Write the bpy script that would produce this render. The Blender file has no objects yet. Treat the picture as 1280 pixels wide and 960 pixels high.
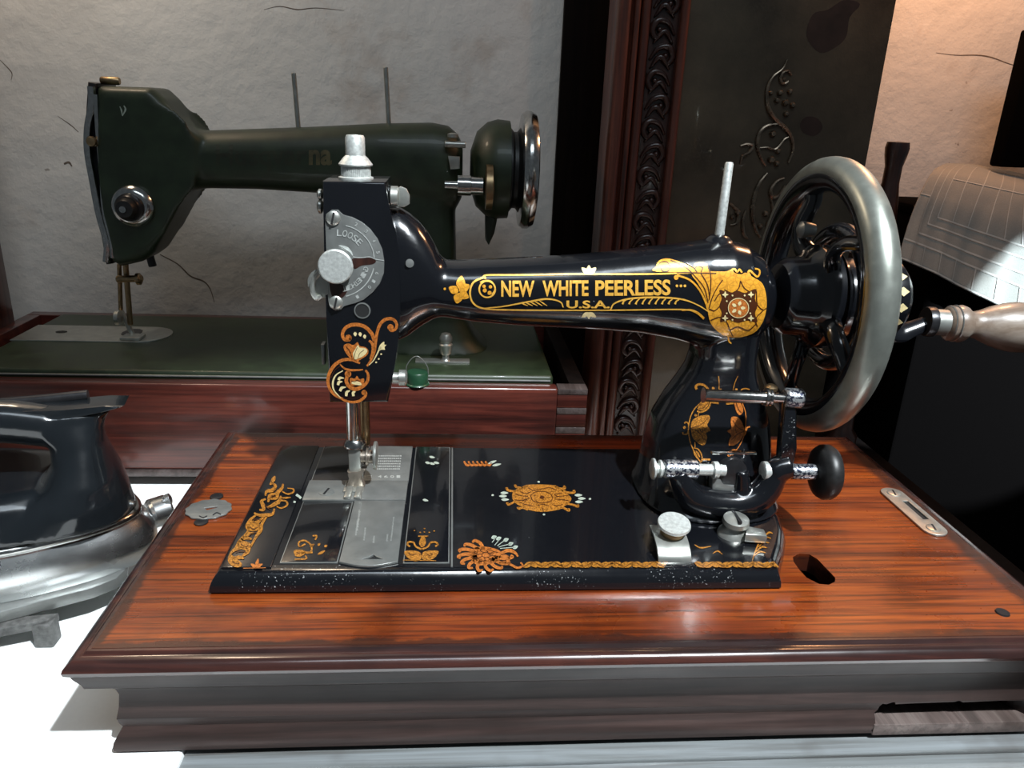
import bpy, bmesh, math, random
from mathutils import Vector, Matrix
from mathutils.bvhtree import BVHTree
from mathutils.geometry import tessellate_polygon
random.seed(4)
sc = bpy.context.scene
COL = sc.collection
V = Vector
# ------------------------------------------------------------------ camera
F = 960.0
CAM = V((0.13270972, -0.37570904, 0.26165367))
RM = Matrix(((0.99668402, -0.01273572, -0.08036641),
             (-0.07137836, 0.33733609, -0.93867433),
             (0.03906519, 0.94129813, 0.33530843)))
cd = bpy.data.cameras.new('camera'); cam = bpy.data.objects.new('camera', cd); COL.objects.link(cam)
cd.sensor_width = 36.0; cd.lens = 36.0 * F / 1280.0; cd.clip_start = 0.01; cd.clip_end = 50
cam.matrix_world = Matrix.Translation(CAM) @ RM.to_4x4()
sc.camera = cam
# ------------------------------------------------------------------ world, light, exposure
w = bpy.data.worlds.new('world'); sc.world = w; w.use_nodes = True
bgn = w.node_tree.nodes['Background']; bgn.inputs[0].default_value = (0.62, 0.72, 0.80, 1); bgn.inputs[1].default_value = 0.10
sc.view_settings.view_transform = 'Standard'; sc.view_settings.look = 'None'
sc.view_settings.gamma = 1.0; sc.view_settings.use_curve_mapping = False
sc.view_settings.exposure = 0.0

def lamp(kind, name, loc, target, energy, color, **kw):
    d = bpy.data.lights.new(name, kind); o = bpy.data.objects.new(name, d); COL.objects.link(o)
    o.location = loc; d.energy = energy; d.color = color
    o.rotation_euler = (V(target) - V(loc)).to_track_quat('-Z', 'Y').to_euler()
    for k, v in kw.items(): setattr(d, k, v)
    return o
# cold lamp with a shade, high up at the front right
lamp('SPOT', 'key_lamp', (0.70, -0.82, 1.60), (0.18, -0.20, -0.05), 330, (0.90, 0.96, 1.0), spot_size=math.radians(32.4), spot_blend=0.18, shadow_soft_size=0.030)
# second cold lamp at the right, falling on the hanging cloth and the crank
lamp('SPOT', 'side_lamp', (1.35, -0.40, 0.62), (0.815, 0.40, 0.035), 240, (0.80, 0.93, 1.0), spot_size=math.radians(14.6), spot_blend=0.05, shadow_soft_size=0.01)
# cold ceiling tube along the front of the table
lamp('AREA', 'ceiling_tube', (0.30, -0.75, 1.45), (0.22, 0.1, 0.0), 6.5, (0.78, 0.90, 1.0), shape='RECTANGLE', size=1.1, size_y=0.34)
# warm bulbs on either side near the back wall
lamp('POINT', 'warm_bulb_right', (0.665, 0.40, 0.60), (0, 0, 0), 5.0, (1.0, 0.46, 0.20), shadow_soft_size=0.04)
lamp('POINT', 'warm_bulb_left', (-0.30, 0.40, 0.66), (0, 0, 0), 3.4, (1.0, 0.78, 0.56), shadow_soft_size=0.05)

def pt(px, py, axis, val):
    """world point seen at a photo position, on the plane axis = val"""
    r = RM @ V((px - 640.0, -(py - 480.0), -F)); i = 'xyz'.index(axis)
    return CAM + r * ((val - CAM[i]) / r[i])
def ray(px, py): return (RM @ V((px - 640.0, -(py - 480.0), -F))).normalized()

# ------------------------------------------------------------------ materials
class NT:
    def __init__(s, name):
        s.m = bpy.data.materials.new(name); s.m.use_nodes = True; s.t = s.m.node_tree; s.n = s.t.nodes; s.l = s.t.links
        s.b = s.n['Principled BSDF']; s._c = None
    def add(s, typ, **kw):
        n = s.n.new(typ)
        for k, v in kw.items(): setattr(n, k, v)
        return n
    def co(s):
        if s._c is None: s._c = s.add('ShaderNodeTexCoord').outputs['Object']
        return s._c
    def mapped(s, scale, rot=(0, 0, 0)):
        m = s.add('ShaderNodeMapping'); m.inputs['Scale'].default_value = scale; m.inputs['Rotation'].default_value = rot
        s.l.new(s.co(), m.inputs[0]); return m.outputs[0]
    def noise(s, scale, detail=4, rough=0.55, vec=None, dist=0.0):
        n = s.add('ShaderNodeTexNoise'); n.inputs['Scale'].default_value = scale; n.inputs['Detail'].default_value = detail
        n.inputs['Roughness'].default_value = rough; n.inputs['Distortion'].default_value = dist
        s.l.new(vec if vec is not None else s.co(), n.inputs['Vector']); return n.outputs['Fac']
    def voro(s, scale, feature='F1', vec=None):
        n = s.add('ShaderNodeTexVoronoi', feature=feature); n.inputs['Scale'].default_value = scale
        s.l.new(vec if vec is not None else s.co(), n.inputs['Vector']); return n.outputs['Distance']
    def ramp(s, fac, stops):
        r = s.add('ShaderNodeValToRGB'); e = r.color_ramp.elements
        while len(e) < len(stops): e.new(0.5)
        for q, (p, c) in zip(e, stops):
            q.position = p; q.color = (c if hasattr(c, '__len__') else (c, c, c)) + ((1,) if hasattr(c, '__len__') and len(c) == 3 else (() if hasattr(c, '__len__') else (1,)))
        s.l.new(fac, r.inputs[0]); return r.outputs[0]
    def mix(s, fac, a, b, mode='MIX'):
        m = s.add('ShaderNodeMix', data_type='RGBA', blend_type=mode)
        for sock, v in ((m.inputs[0], fac), (m.inputs[6], a), (m.inputs[7], b)):
            if hasattr(v, 'is_linked'): s.l.new(v, sock)
            elif hasattr(v, '__len__'): sock.default_value = tuple(v) + ((1,) if len(v) == 3 else ())
            else: sock.default_value = v
        return m.outputs[2]
    def math(s, op, a, b=0.0):
        m = s.add('ShaderNodeMath', operation=op)
        for sock, v in ((m.inputs[0], a), (m.inputs[1], b)):
            if hasattr(v, 'is_linked'): s.l.new(v, sock)
            else: sock.default_value = v
        return m.outputs[0]
    def sep(s):
        n = s.add('ShaderNodeSeparateXYZ'); s.l.new(s.co(), n.inputs[0]); return n.outputs
    def set(s, **kw):
        for k, v in kw.items():
            i = s.b.inputs[k.replace('_', ' ')]
            if hasattr(v, 'is_linked'): s.l.new(v, i)
            elif hasattr(v, '__len__') and len(v) == 3: i.default_value = tuple(v) + (1,)
            else: i.default_value = v
        return s
    def bump(s, h, strength=0.3, dist=0.001):
        n = s.add('ShaderNodeBump'); n.inputs['Strength'].default_value = strength; n.inputs['Distance'].default_value = dist
        s.l.new(h, n.inputs['Height']); s.l.new(n.outputs[0], s.b.inputs['Normal']); return s

def plain(name, col, rough=0.5, metal=0.0, coat=0.0, var=0.0, scale=200):
    t = NT(name); t.set(Base_Color=col, Roughness=rough, Metallic=metal, Coat_Weight=coat)
    if var:
        f = t.noise(scale, 5)
        t.set(Base_Color=t.mix(t.ramp(f, [(0.35, 0.0), (0.7, 1.0)]), tuple(c * (1 - var) for c in col), col))
        t.set(Roughness=t.math('ADD', rough - 0.06, t.math('MULTIPLY', f, 0.16)))
    return t.m

def enamel(name, chips=0.62, base=(0.004, 0.0045, 0.006), rough=0.16, worn=(0.35, 0.36, 0.36)):
    t = NT(name)
    n = t.noise(900, 3, 0.6); big = t.noise(45, 3)
    mask = t.math('MULTIPLY', t.ramp(n, [(chips + 0.11, 0.0), (chips + 0.14, 1.0)]), t.ramp(big, [(0.47, 0.0), (0.60, 1.0)]))
    t.set(Base_Color=t.mix(mask, base, worn), Coat_Weight=0.6, Coat_Roughness=0.06)
    t.set(Roughness=t.math('ADD', rough - 0.03, t.math('MULTIPLY', t.noise(60, 4), 0.12)))
    t.bump(t.noise(160, 2), 0.06, 0.001)
    return t.m

def wood(name, dark, mid, light, axis='x', rough=0.3, coat=0.35, fine=1.0, streak=0.5, edge=None):
    t = NT(name)
    sl, st = 5.0 * fine, 95.0 * fine
    s = {'x': (sl, st, st), 'y': (st, sl, st), 'z': (st, st, sl)}[axis]
    g = t.noise(1.0, 6, 0.62, t.mapped(s), 0.6)
    s2 = tuple(v * (4.0 if v > 50 * fine else 2.2) for v in s)
    g2 = t.noise(1.0, 3, 0.6, t.mapped(s2))
    c = t.ramp(g, [(0.28, dark), (0.46, mid), (0.68, light)])
    c = t.mix(t.ramp(g2, [(0.36, streak), (0.52, 0.0)]), c, dark)
    blot = t.noise(14, 4, 0.6)
    c = t.mix(t.ramp(blot, [(0.52, 0.0), (0.75, 0.65)]), c, dark)
    if edge is not None: c = edge(t, c)
    t.set(Base_Color=c, Coat_Weight=coat, Coat_Roughness=0.12)
    t.set(Roughness=t.math('ADD', rough - 0.08, t.math('MULTIPLY', t.noise(35, 4), 0.22)))
    t.bump(g2, 0.12, 0.0006)
    return t.m

def top_edge(t, c):
    """dark stained worn borders of the case top"""
    o = t.sep(); n = t.math('MULTIPLY', t.math('SUBTRACT', t.noise(34, 5, 0.65), 0.5), 0.014)
    def band(d, w0):  # d: distance inward from a border
        return t.ramp(t.math('ADD', t.math('MULTIPLY', t.math('ADD', d, n), 10.0), 0.0), [(w0 * 10 * 0.55, 1.0), (w0 * 10, 0.0)])
    l = band(t.math('ADD', o[0], 0.0445), 0.0055); r = band(t.math('SUBTRACT', 0.480, o[0]), 0.012)
    f = band(t.math('ADD', o[1], 0.0445), 0.0055); b = band(t.math('SUBTRACT', 0.227, o[1]), 0.010)
    m = t.math('MAXIMUM', t.math('MAXIMUM', l, r), t.math('MAXIMUM', f, b))
    hi = t.ramp(t.math('ADD', t.math('MULTIPLY', o[2], 100.0), 0.5), [(0.30, 1.0), (0.44, 0.0)])   # the nose itself is dark
    m = t.math('MAXIMUM', m, hi)
    return t.mix(t.math('MULTIPLY', m, 0.80), c, (0.014, 0.006, 0.005))

M = {}
M['enamel'] = enamel('black_enamel')
M['enamel_worn'] = enamel('worn_black_enamel', chips=0.54)
M['green'] = plain('green_crackle_enamel', (0.019, 0.034, 0.014), 0.45, 0, 0.1, 0.45, 60)
M['chrome'] = plain('chrome', (0.62, 0.62, 0.60), 0.16, 1.0, 0, 0.25, 300)
M['steel'] = plain('dull_steel', (0.25, 0.26, 0.25), 0.34, 0.6, 0, 0.22, 90)
M['nickel'] = plain('worn_nickel', (0.52, 0.53, 0.49), 0.34, 0.85, 0, 0.22, 120)
M['rim'] = plain('greenish_worn_nickel_rim', (0.34, 0.36, 0.32), 0.33, 0.75, 0, 0.22, 90)
M['foot'] = plain('brown_worn_steel', (0.34, 0.29, 0.24), 0.34, 0.8, 0, 0.3, 200)
M['pale_metal'] = plain('pale_aluminium', (0.70, 0.73, 0.70), 0.42, 0.6, 0, 0.3, 500)
M['brass'] = plain('tarnished_brass', (0.42, 0.30, 0.17), 0.35, 1.0, 0, 0.3, 200)
M['darkmetal'] = plain('dark_metal', (0.035, 0.035, 0.038), 0.3, 0.6, 0, 0.3, 200)
M['black'] = plain('matt_black', (0.004, 0.004, 0.004), 0.8)
M['rubber'] = plain('black_rubber', (0.012, 0.012, 0.012), 0.42, 0, 0, 0.3, 300)
def transfer(name, col, dark, scale=520, amount=0.75, metal=0.3):
    """gold size transfer printed with fine brown filigree"""
    t = NT(name); v = t.voro(scale, 'DISTANCE_TO_EDGE'); f = t.noise(500, 5)
    ln = t.math('MULTIPLY', t.ramp(v, [(0.03, 1.0), (0.09, 0.0)]), amount)
    c = t.mix(t.ramp(f, [(0.35, 0.0), (0.7, 1.0)]), tuple(q * 0.7 for q in col), col)
    t.set(Base_Color=t.mix(ln, c, dark), Roughness=0.30, Metallic=metal, Coat_Weight=0.5); return t.m
M['gold'] = transfer('gold_transfer', (0.88, 0.40, 0.035), (0.30, 0.10, 0.01), 260, 0.40)
M['gold_bed'] = transfer('brown_gold_transfer', (0.62, 0.25, 0.035), (0.06, 0.02, 0.004), 560, 0.85)
M['gold_line'] = plain('gold_line_transfer', (0.90, 0.48, 0.075), 0.30, 0.30, 0.4, 0.3, 500)
M['orange'] = transfer('orange_gold_transfer', (0.62, 0.19, 0.035), (0.12, 0.03, 0.006), 420, 0.55, 0.25)
M['pale'] = plain('pale_gold_transfer', (0.80, 0.66, 0.34), 0.35, 0.25, 0.4, 0.2, 500)
M['greenish'] = plain('silver_green_transfer', (0.42, 0.48, 0.40), 0.4, 0.2, 0.4, 0.2, 500)
M['line'] = plain('dark_transfer_line', (0.05, 0.014, 0.004), 0.3, 0, 0.4)
M['top'] = wood('mahogany_top', (0.024, 0.005, 0.002), (0.15, 0.025, 0.004), (0.27, 0.057, 0.007), 'x', 0.26, 0.5, 1.0, 0.75, top_edge)
M['moulding'] = wood('dark_mahogany', (0.009, 0.006, 0.005), (0.024, 0.014, 0.012), (0.050, 0.030, 0.026), 'x', 0.42, 0.0, 0.8, 0.4)
M['moulding'].node_tree.nodes['Principled BSDF'].inputs['Specular IOR Level'].default_value = 0.28
M['nose'] = wood('worn_mahogany_edge', (0.008, 0.005, 0.005), (0.026, 0.011, 0.010), (0.080, 0.024, 0.016), 'x', 0.20, 0.8, 0.8, 0.4)
M['oldboard'] = wood('pale_worn_board', (0.05, 0.04, 0.035), (0.13, 0.14, 0.14), (0.20, 0.22, 0.23), 'x', 0.35, 0.3, 0.8, 0.3)
M['ledge'] = wood('bare_split_wood', (0.03, 0.02, 0.016), (0.08, 0.055, 0.048), (0.13, 0.10, 0.088), 'y', 0.5, 0.1, 1.2, 0.5)
M['boxwood'] = wood('red_mahogany_box', (0.020, 0.006, 0.005), (0.062, 0.014, 0.010), (0.12, 0.028, 0.018), 'x', 0.30, 0.5, 1.0, 0.45)
M['endgrain'] = wood('dark_end_grain', (0.022, 0.016, 0.014), (0.060, 0.045, 0.042), (0.10, 0.08, 0.075), 'y', 0.4, 0.2, 2.0, 0.4)
M['stile'] = wood('reddish_brown_stile', (0.016, 0.005, 0.004), (0.080, 0.020, 0.011), (0.14, 0.042, 0.024), 'z', 0.3, 0.35, 1.0, 0.5)
M['darkwood'] = wood('near_black_wood', (0.002, 0.0015, 0.0015), (0.004, 0.0025, 0.0022), (0.008, 0.005, 0.004), 'z', 0.65, 0.0)
M['darkwood'].node_tree.nodes['Principled BSDF'].inputs['Specular IOR Level'].default_value = 0.08
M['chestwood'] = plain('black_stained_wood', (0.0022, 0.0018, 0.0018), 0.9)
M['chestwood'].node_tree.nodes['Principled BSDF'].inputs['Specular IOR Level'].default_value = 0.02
M['turned'] = wood('dark_turned_wood', (0.008, 0.004, 0.003), (0.030, 0.010, 0.007), (0.06, 0.022, 0.014), 'z', 0.3, 0.4)
M['handlewood'] = wood('worn_turned_handle', (0.10, 0.065, 0.045), (0.20, 0.155, 0.12), (0.30, 0.26, 0.22), 'x', 0.34, 0.4, 1.0, 0.25)
M['white'] = plain('white_cloth', (0.88, 0.90, 0.89), 0.8, 0, 0, 0.03, 300)
M['castiron'] = plain('rough_cast_iron', (0.17, 0.17, 0.165), 0.6, 0.5, 0, 0.5, 260)

def mk_pitted():
    t = NT('pitted_nickel'); n = t.noise(620, 4, 0.6)
    t.set(Base_Color=t.ramp(n, [(0.46, (0.55, 0.57, 0.58)), (0.54, (0.03, 0.035, 0.06))]), Metallic=0.8, Roughness=0.3); return t.m
M['spindle'] = mk_pitted()
def mk_panel():
    t = NT('dark_bronze_panel')
    n = t.noise(10, 5, 0.6); f = t.noise(1.0, 3, 0.6, t.mapped((420, 420, 420)))
    c = t.ramp(n, [(0.3, (0.030, 0.024, 0.016)), (0.65, (0.110, 0.086, 0.056))])
    c = t.mix(t.ramp(f, [(0.45, 0.0), (0.7, 0.4)]), c, (0.075, 0.06, 0.045))
    t.set(Base_Color=c, Roughness=0.42, Metallic=0.35, Coat_Weight=0.2); t.bump(f, 0.15, 0.001); return t.m
M['panel'] = mk_panel()
M['stain'] = plain('dark_stain', (0.034, 0.018, 0.013), 0.5, 0.2, 0, 0.4, 60)

def mk_wall():
    t = NT('limewashed_plaster')
    big = t.noise(3.2, 6, 0.55); fine = t.noise(60, 5, 0.6); pit = t.voro(38)
    c = t.ramp(big, [(0.3, (0.62, 0.61, 0.59)), (0.7, (0.80, 0.80, 0.78))])
    c = t.mix(t.ramp(t.noise(8, 5, 0.65), [(0.60, 0.0), (0.72, 0.5)]), c, (0.50, 0.42, 0.36))
    sp = t.math('MULTIPLY', t.ramp(t.noise(75, 2), [(0.70, 0.0), (0.74, 1.0)]), t.ramp(t.noise(5, 3), [(0.52, 0.0), (0.62, 1.0)]))
    c = t.mix(t.math('MULTIPLY', sp, 0.75), c, (0.16, 0.12, 0.10))
    t.set(Base_Color=c, Roughness=0.9)
    h = t.math('ADD', t.math('MULTIPLY', t.noise(11, 6, 0.6), 1.6), t.math('MULTIPLY', fine, 0.25))
    t.bump(h, 0.55, 0.006); return t.m
M['wall'] = mk_wall()
M['crack'] = plain('plaster_crack', (0.20, 0.16, 0.13), 0.9, 0, 0, 0.4, 300)

def mk_cloth():
    t = NT('woven_grey_cloth')
    wv = t.noise(1.0, 2, 0.5, t.mapped((900, 900, 900)))
    t.set(Base_Color=t.mix(wv, (0.22, 0.22, 0.20), (0.32, 0.32, 0.295)), Roughness=0.85, Sheen_Weight=0.2); t.bump(wv, 0.2, 0.0008); return t.m
M['cloth'] = mk_cloth()
M['clothline'] = plain('white_woven_stripe', (0.50, 0.50, 0.47), 0.8, 0, 0, 0.1, 500)

def mk_braid():
    t = NT('braided_brown_cord')
    b = t.voro(260, 'F1', t.mapped((1.6, 1, 1), (0, 0, 0.7)))
    t.set(Base_Color=t.ramp(b, [(0.1, (0.55, 0.43, 0.29)), (0.6, (0.13, 0.09, 0.055))]), Roughness=0.8); t.bump(b, 0.6, 0.002); return t.m
M['braid'] = mk_braid()
M['bakelite'] = plain('black_bakelite', (0.007, 0.009, 0.011), 0.18, 0, 0.6, 0.2, 60)
M['shell'] = plain('polished_iron_shell', (0.80, 0.82, 0.82), 0.24, 1.0, 0, 0.15, 45)

# ------------------------------------------------------------------ mesh helpers
def finish(name, bm, mat, parent=None, smooth=40, recalc=True):
    if recalc: bmesh.ops.recalc_face_normals(bm, faces=bm.faces)
    me = bpy.data.meshes.new(name); bm.to_mesh(me); bm.free()
    return link(name, me, mat, parent, smooth)
def link(name, me, mat, parent=None, smooth=40):
    me.materials.clear(); me.materials.append(M[mat] if isinstance(mat, str) else mat)
    if smooth:
        for p in me.polygons: p.use_smooth = True
        me.set_sharp_from_angle(angle=math.radians(smooth))
    o = bpy.data.objects.new(name, me); COL.objects.link(o)
    if parent is not None: par(o, parent)
    return o
def world_loc(o):
    l = V((0, 0, 0))
    while o is not None: l += o.location; o = o.parent if o.parent and o.matrix_parent_inverse.translation.length == 0 else None
    return l
ROOT = {}
def par(o, p):
    o.parent = p
    loc = ROOT.get(p.name, V((0, 0, 0)))
    o.matrix_parent_inverse = Matrix.Translation(-loc)
def thing(name, label, cat, loc=(0, 0, 0), group=None):
    e = bpy.data.objects.new(name, None); COL.objects.link(e); e.location = loc; e.empty_display_size = 0.02
    ROOT[e.name] = V(loc); tag(e, label, cat, group); return e
def tag(o, label=None, cat=None, group=None, kind=None):
    if label: o['label'] = label
    if cat: o['category'] = cat
    if group: o['group'] = group
    if kind: o['kind'] = kind
    return o

def box(bm, x0, x1, y0, y1, z0, z1, bev=0.0, seg=2):
    r = bmesh.ops.create_cube(bm, size=1.0); vs = r['verts']
    for v in vs: v.co = V(((x0 + x1) / 2 + v.co.x * (x1 - x0), (y0 + y1) / 2 + v.co.y * (y1 - y0), (z0 + z1) / 2 + v.co.z * (z1 - z0)))
    if bev > 0:
        es = list({e for v in vs for e in v.link_edges})
        bmesh.ops.bevel(bm, geom=es, offset=bev, segments=seg, profile=0.5, affect='EDGES')
    return bm
def frame(axis):
    a = V(axis).normalized(); u = a.orthogonal().normalized(); return a, u, a.cross(u)
def lathe(bm, prof, org, axis=(0, 0, 1), n=32):
    """prof: list of (radius, height along axis)"""
    a, u, v = frame(axis); org = V(org); rings = []
    for r, h in prof:
        if r < 1e-6: rings.append([bm.verts.new(org + a * h)])
        else: rings.append([bm.verts.new(org + a * h + (u * math.cos(2 * math.pi * k / n) + v * math.sin(2 * math.pi * k / n)) * r) for k in range(n)])
    for A, B in zip(rings, rings[1:]):
        for k in range(n):
            q = [A[k % len(A)], A[(k + 1) % len(A)], B[(k + 1) % len(B)], B[k % len(B)]]
            q = [x for i, x in enumerate(q) if x not in q[:i]]
            if len(q) > 2: bm.faces.new(q)
    for R in (rings[0], rings[-1]):
        if len(R) > 2: bm.faces.new(R)
    return bm
def cyl(bm, a, b, r, n=24, bev=None):
    a, b = V(a), V(b); L = (b - a).length; e = bev if bev is not None else min(r * 0.18, L * 0.2)
    return lathe(bm, [(r - e, 0), (r, e), (r, L - e), (r - e, L)], a, b - a, n)
def catmull(pts, n=8, closed=False):
    P = [V(p) for p in pts]
    if len(P) < 3 and not closed: return [P[0].lerp(P[-1], i / n) for i in range(n + 1)]
    out = []; N = len(P); rng = range(N if closed else N - 1)
    for i in rng:
        p1, p2 = P[i], P[(i + 1) % N]
        p0 = P[i - 1] if (closed or i > 0) else p1 * 2 - p2
        p3 = P[(i + 2) % N] if (closed or i + 2 < N) else p2 * 2 - p1
        for k in range(n):
            t = k / n
            out.append(0.5 * ((2 * p1) + (p2 - p0) * t + (2 * p0 - 5 * p1 + 4 * p2 - p3) * t * t + (3 * p1 - p0 - 3 * p2 + p3) * t ** 3))
    if not closed: out.append(P[-1])
    return out
def tube(bm, pts, r, n=10, closed=False, flat=1.0):
    P = [V(p) for p in pts]; N = len(P); rings = []; up = None
    for i in range(N):
        d = (P[(i + 1) % N] - P[i - 1]) if closed else (P[min(i + 1, N - 1)] - P[max(i - 1, 0)])
        d.normalize()
        if up is None: up = d.orthogonal().normalized()
        up = (up - d * up.dot(d)); up = up.normalized() if up.length > 1e-6 else d.orthogonal().normalized()
        s = d.cross(up); rr = r[i] if hasattr(r, '__len__') else r
        rings.append([bm.verts.new(P[i] + up * math.cos(2 * math.pi * k / n) * rr + s * math.sin(2 * math.pi * k / n) * rr * flat) for k in range(n)])
    for i in range(N if closed else N - 1):
        A, B = rings[i], rings[(i + 1) % N]
        for k in range(n): bm.faces.new((A[k], A[(k + 1) % n], B[(k + 1) % n], B[k]))
    if not closed: bm.faces.new(rings[0]); bm.faces.new(rings[-1])
    return bm
def loft(bm, secs, caps=True):
    R = [[bm.verts.new(p) for p in s] for s in secs]; n = len(R[0])
    for A, B in zip(R, R[1:]):
        for k in range(n): bm.faces.new((A[k], A[(k + 1) % n], B[(k + 1) % n], B[k]))
    if caps: bm.faces.new(R[0]); bm.faces.new(R[-1])
    return bm
def superell(n, a, b, e=2.0):
    o = []
    for k in range(n):
        t = 2 * math.pi * k / n; c, s = math.cos(t), math.sin(t)
        o.append((a * math.copysign(abs(c) ** (2 / e), c), b * math.copysign(abs(s) ** (2 / e), s)))
    return o
def prism(bm, pts, vec, bev=0.0, seg=2):
    """extrude a planar polygon along vec, bevel every edge a little"""
    vec = V(vec); a = [bm.verts.new(p) for p in pts]; b = [bm.verts.new(V(p) + vec) for p in pts]; n = len(a)
    fs = [bm.faces.new(a), bm.faces.new(b)] + [bm.faces.new((a[k], a[(k + 1) % n], b[(k + 1) % n], b[k])) for k in range(n)]
    if bev:
        es = [e for f in fs[:2] for e in f.edges]
        bmesh.ops.bevel(bm, geom=es, offset=bev, segments=seg, profile=0.5, affect='EDGES')
    return bm
def remeshed(name, bm, voxel, smooth_it, mat, parent):
    """fuse overlapping shells into one continuous casting with soft fillets"""
    bmesh.ops.recalc_face_normals(bm, faces=bm.faces)
    me = bpy.data.meshes.new(name + '_tmp'); bm.to_mesh(me); bm.free()
    o = bpy.data.objects.new(name + '_tmp', me); COL.objects.link(o)
    m = o.modifiers.new('r', 'REMESH'); m.mode = 'VOXEL'; m.voxel_size = voxel; m.use_smooth_shade = True
    s = o.modifiers.new('s', 'SMOOTH'); s.factor = 0.5; s.iterations = smooth_it
    dg = bpy.context.evaluated_depsgraph_get(); me2 = bpy.data.meshes.new_from_object(o.evaluated_get(dg))
    bpy.data.objects.remove(o); bpy.data.meshes.remove(me)
    me2.name = name
    return link(name, me2, mat, parent, 0) if False else link(name, me2, mat, parent, 75)
def holed(name, outer, holes, z0, z1, mat, parent, bev=0.0, to3=None):
    """flat board with real holes: filled 2D curve, extruded"""
    cu = bpy.data.curves.new(name + '_c', 'CURVE'); cu.dimensions = '2D'; cu.fill_mode = 'BOTH'
    for loop in [outer] + holes:
        s = cu.splines.new('POLY'); s.points.add(len(loop) - 1); s.use_cyclic_u = True
        for p, q in zip(s.points, loop): p.co = (q[0], q[1], 0, 1)
    cu.extrude = abs(z1 - z0) / 2 - bev; cu.bevel_depth = bev; cu.bevel_resolution = 2; cu.offset = -bev
    o = bpy.data.objects.new(name + '_c', cu); COL.objects.link(o)
    dg = bpy.context.evaluated_depsgraph_get(); me = bpy.data.meshes.new_from_object(o.evaluated_get(dg))
    bpy.data.objects.remove(o)
    for v in me.vertices:
        p = V((v.co.x, v.co.y, v.co.z + (z0 + z1) / 2)); v.co = to3(p) if to3 else p
    bm = bmesh.new(); bm.from_mesh(me); bmesh.ops.remove_doubles(bm, verts=bm.verts, dist=1e-6)
    bpy.data.meshes.remove(me)
    return finish(name, bm, mat, parent)

# ------------------------------------------------------------------ transfers (painted ornament laid on real surfaces)
class Decal:
    def __init__(s, mapper, grid=None): s.bm = bmesh.new(); s.map = mapper; s.grid = grid
    def ribbon(s, pts, w, n=6):
        P = catmull([(p[0], p[1], 0) for p in pts], n); N = len(P); prev = None
        for i, p in enumerate(P):
            d = P[min(i + 1, N - 1)] - P[max(i - 1, 0)]
            if d.length < 1e-9: continue
            d.normalize(); t = i / (N - 1)
            ww = w if not hasattr(w, '__len__') else (w[0] + (w[1] - w[0]) * t * 2 if t < 0.5 else w[1] + (w[2] - w[1]) * (t * 2 - 1))
            nrm = V((-d.y, d.x, 0)) * ww / 2
            cur = (s.bm.verts.new(p + nrm), s.bm.verts.new(p - nrm))
            if prev: s.bm.faces.new((prev[0], prev[1], cur[1], cur[0]))
            prev = cur
        return s
    def fill(s, pts, n=4, smooth=True):
        P = catmull([(p[0], p[1], 0) for p in pts], n, True) if smooth else [V((p[0], p[1], 0)) for p in pts]
        vs = [s.bm.verts.new(p) for p in P]
        for t in tessellate_polygon([P]):
            try: s.bm.faces.new([vs[i] for i in t])
            except ValueError: pass
        return s
    def disc(s, x, y, r, ry=None, n=12):
        return s.fill([(x + r * math.cos(2 * math.pi * k / n), y + (ry or r) * math.sin(2 * math.pi * k / n)) for k in range(n)], 1)
    def ring(s, x, y, r, w, ry=None, n=20):
        ry = ry or r; pts = [(x + r * math.cos(2 * math.pi * k / n), y + ry * math.sin(2 * math.pi * k / n)) for k in range(n + 1)]
        return s.ribbon(pts, w, 2)
    def leaf(s, x0, y0, x1, y1, w):
        a, b = V((x0, y0, 0)), V((x1, y1, 0)); d = b - a; nn = V((-d.y, d.x, 0)).normalized() * w / 2
        return s.fill([a, a + d * 0.35 + nn, a + d * 0.7 + nn * 0.8, b, a + d * 0.7 - nn * 0.8, a + d * 0.35 - nn], 3)
    def text(s, body, x0, x1, ybase, ycap, bold=0.0, skew=0.0):
        cu = bpy.data.curves.new('t', 'FONT'); cu.body = body; cu.size = 1.0; cu.offset = bold; cu.resolution_u = 4
        o = bpy.data.objects.new('t', cu); COL.objects.link(o)
        dg = bpy.context.evaluated_depsgraph_get(); me = bpy.data.meshes.new_from_object(o.evaluated_get(dg))
        bpy.data.objects.remove(o)
        xs = [v.co.x for v in me.vertices]; ys = [v.co.y for v in me.vertices]; a, b = min(xs), max(xs); c, d = 0.0, 0.729
        vs = [s.bm.verts.new((x0 + (v.co.x - a) / (b - a) * (x1 - x0), ybase + (v.co.y - c) / (d - c) * (ycap - ybase) + skew * (v.co.x - a) / (b - a), 0)) for v in me.vertices]
        for p in me.polygons:
            try: s.bm.faces.new([vs[i] for i in p.vertices])
            except ValueError: pass
        bpy.data.meshes.remove(me); return s
    def build(s, name, mat, parent, lift=0):
        if s.grid:
            xs = [v.co.x for v in s.bm.verts]; ys = [v.co.y for v in s.bm.verts]
            for lo, hi, no in ((min(ys), max(ys), (0, 1, 0)), (min(xs), max(xs), (1, 0, 0))):
                k = lo + s.grid
                while k < hi:
                    bmesh.ops.bisect_plane(s.bm, geom=s.bm.verts[:] + s.bm.edges[:] + s.bm.faces[:], plane_co=V(no) * k, plane_no=no)
                    k += s.grid
        bad = []
        for v in s.bm.verts:
            p = s.map(v.co.x, v.co.y, lift)
            if p is None: bad.append(v)
            else: v.co = p
        if bad: bmesh.ops.delete(s.bm, geom=bad, context='VERTS')
        return finish(name, s.bm, mat, parent, 0, recalc=False)
def on_plane(axis, val, sign):
    def f(px, py, lift):
        p = pt(px, py, axis, val); p['xyz'.index(axis)] += sign * (0.00015 + 0.00012 * lift); return p
    return f
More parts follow.
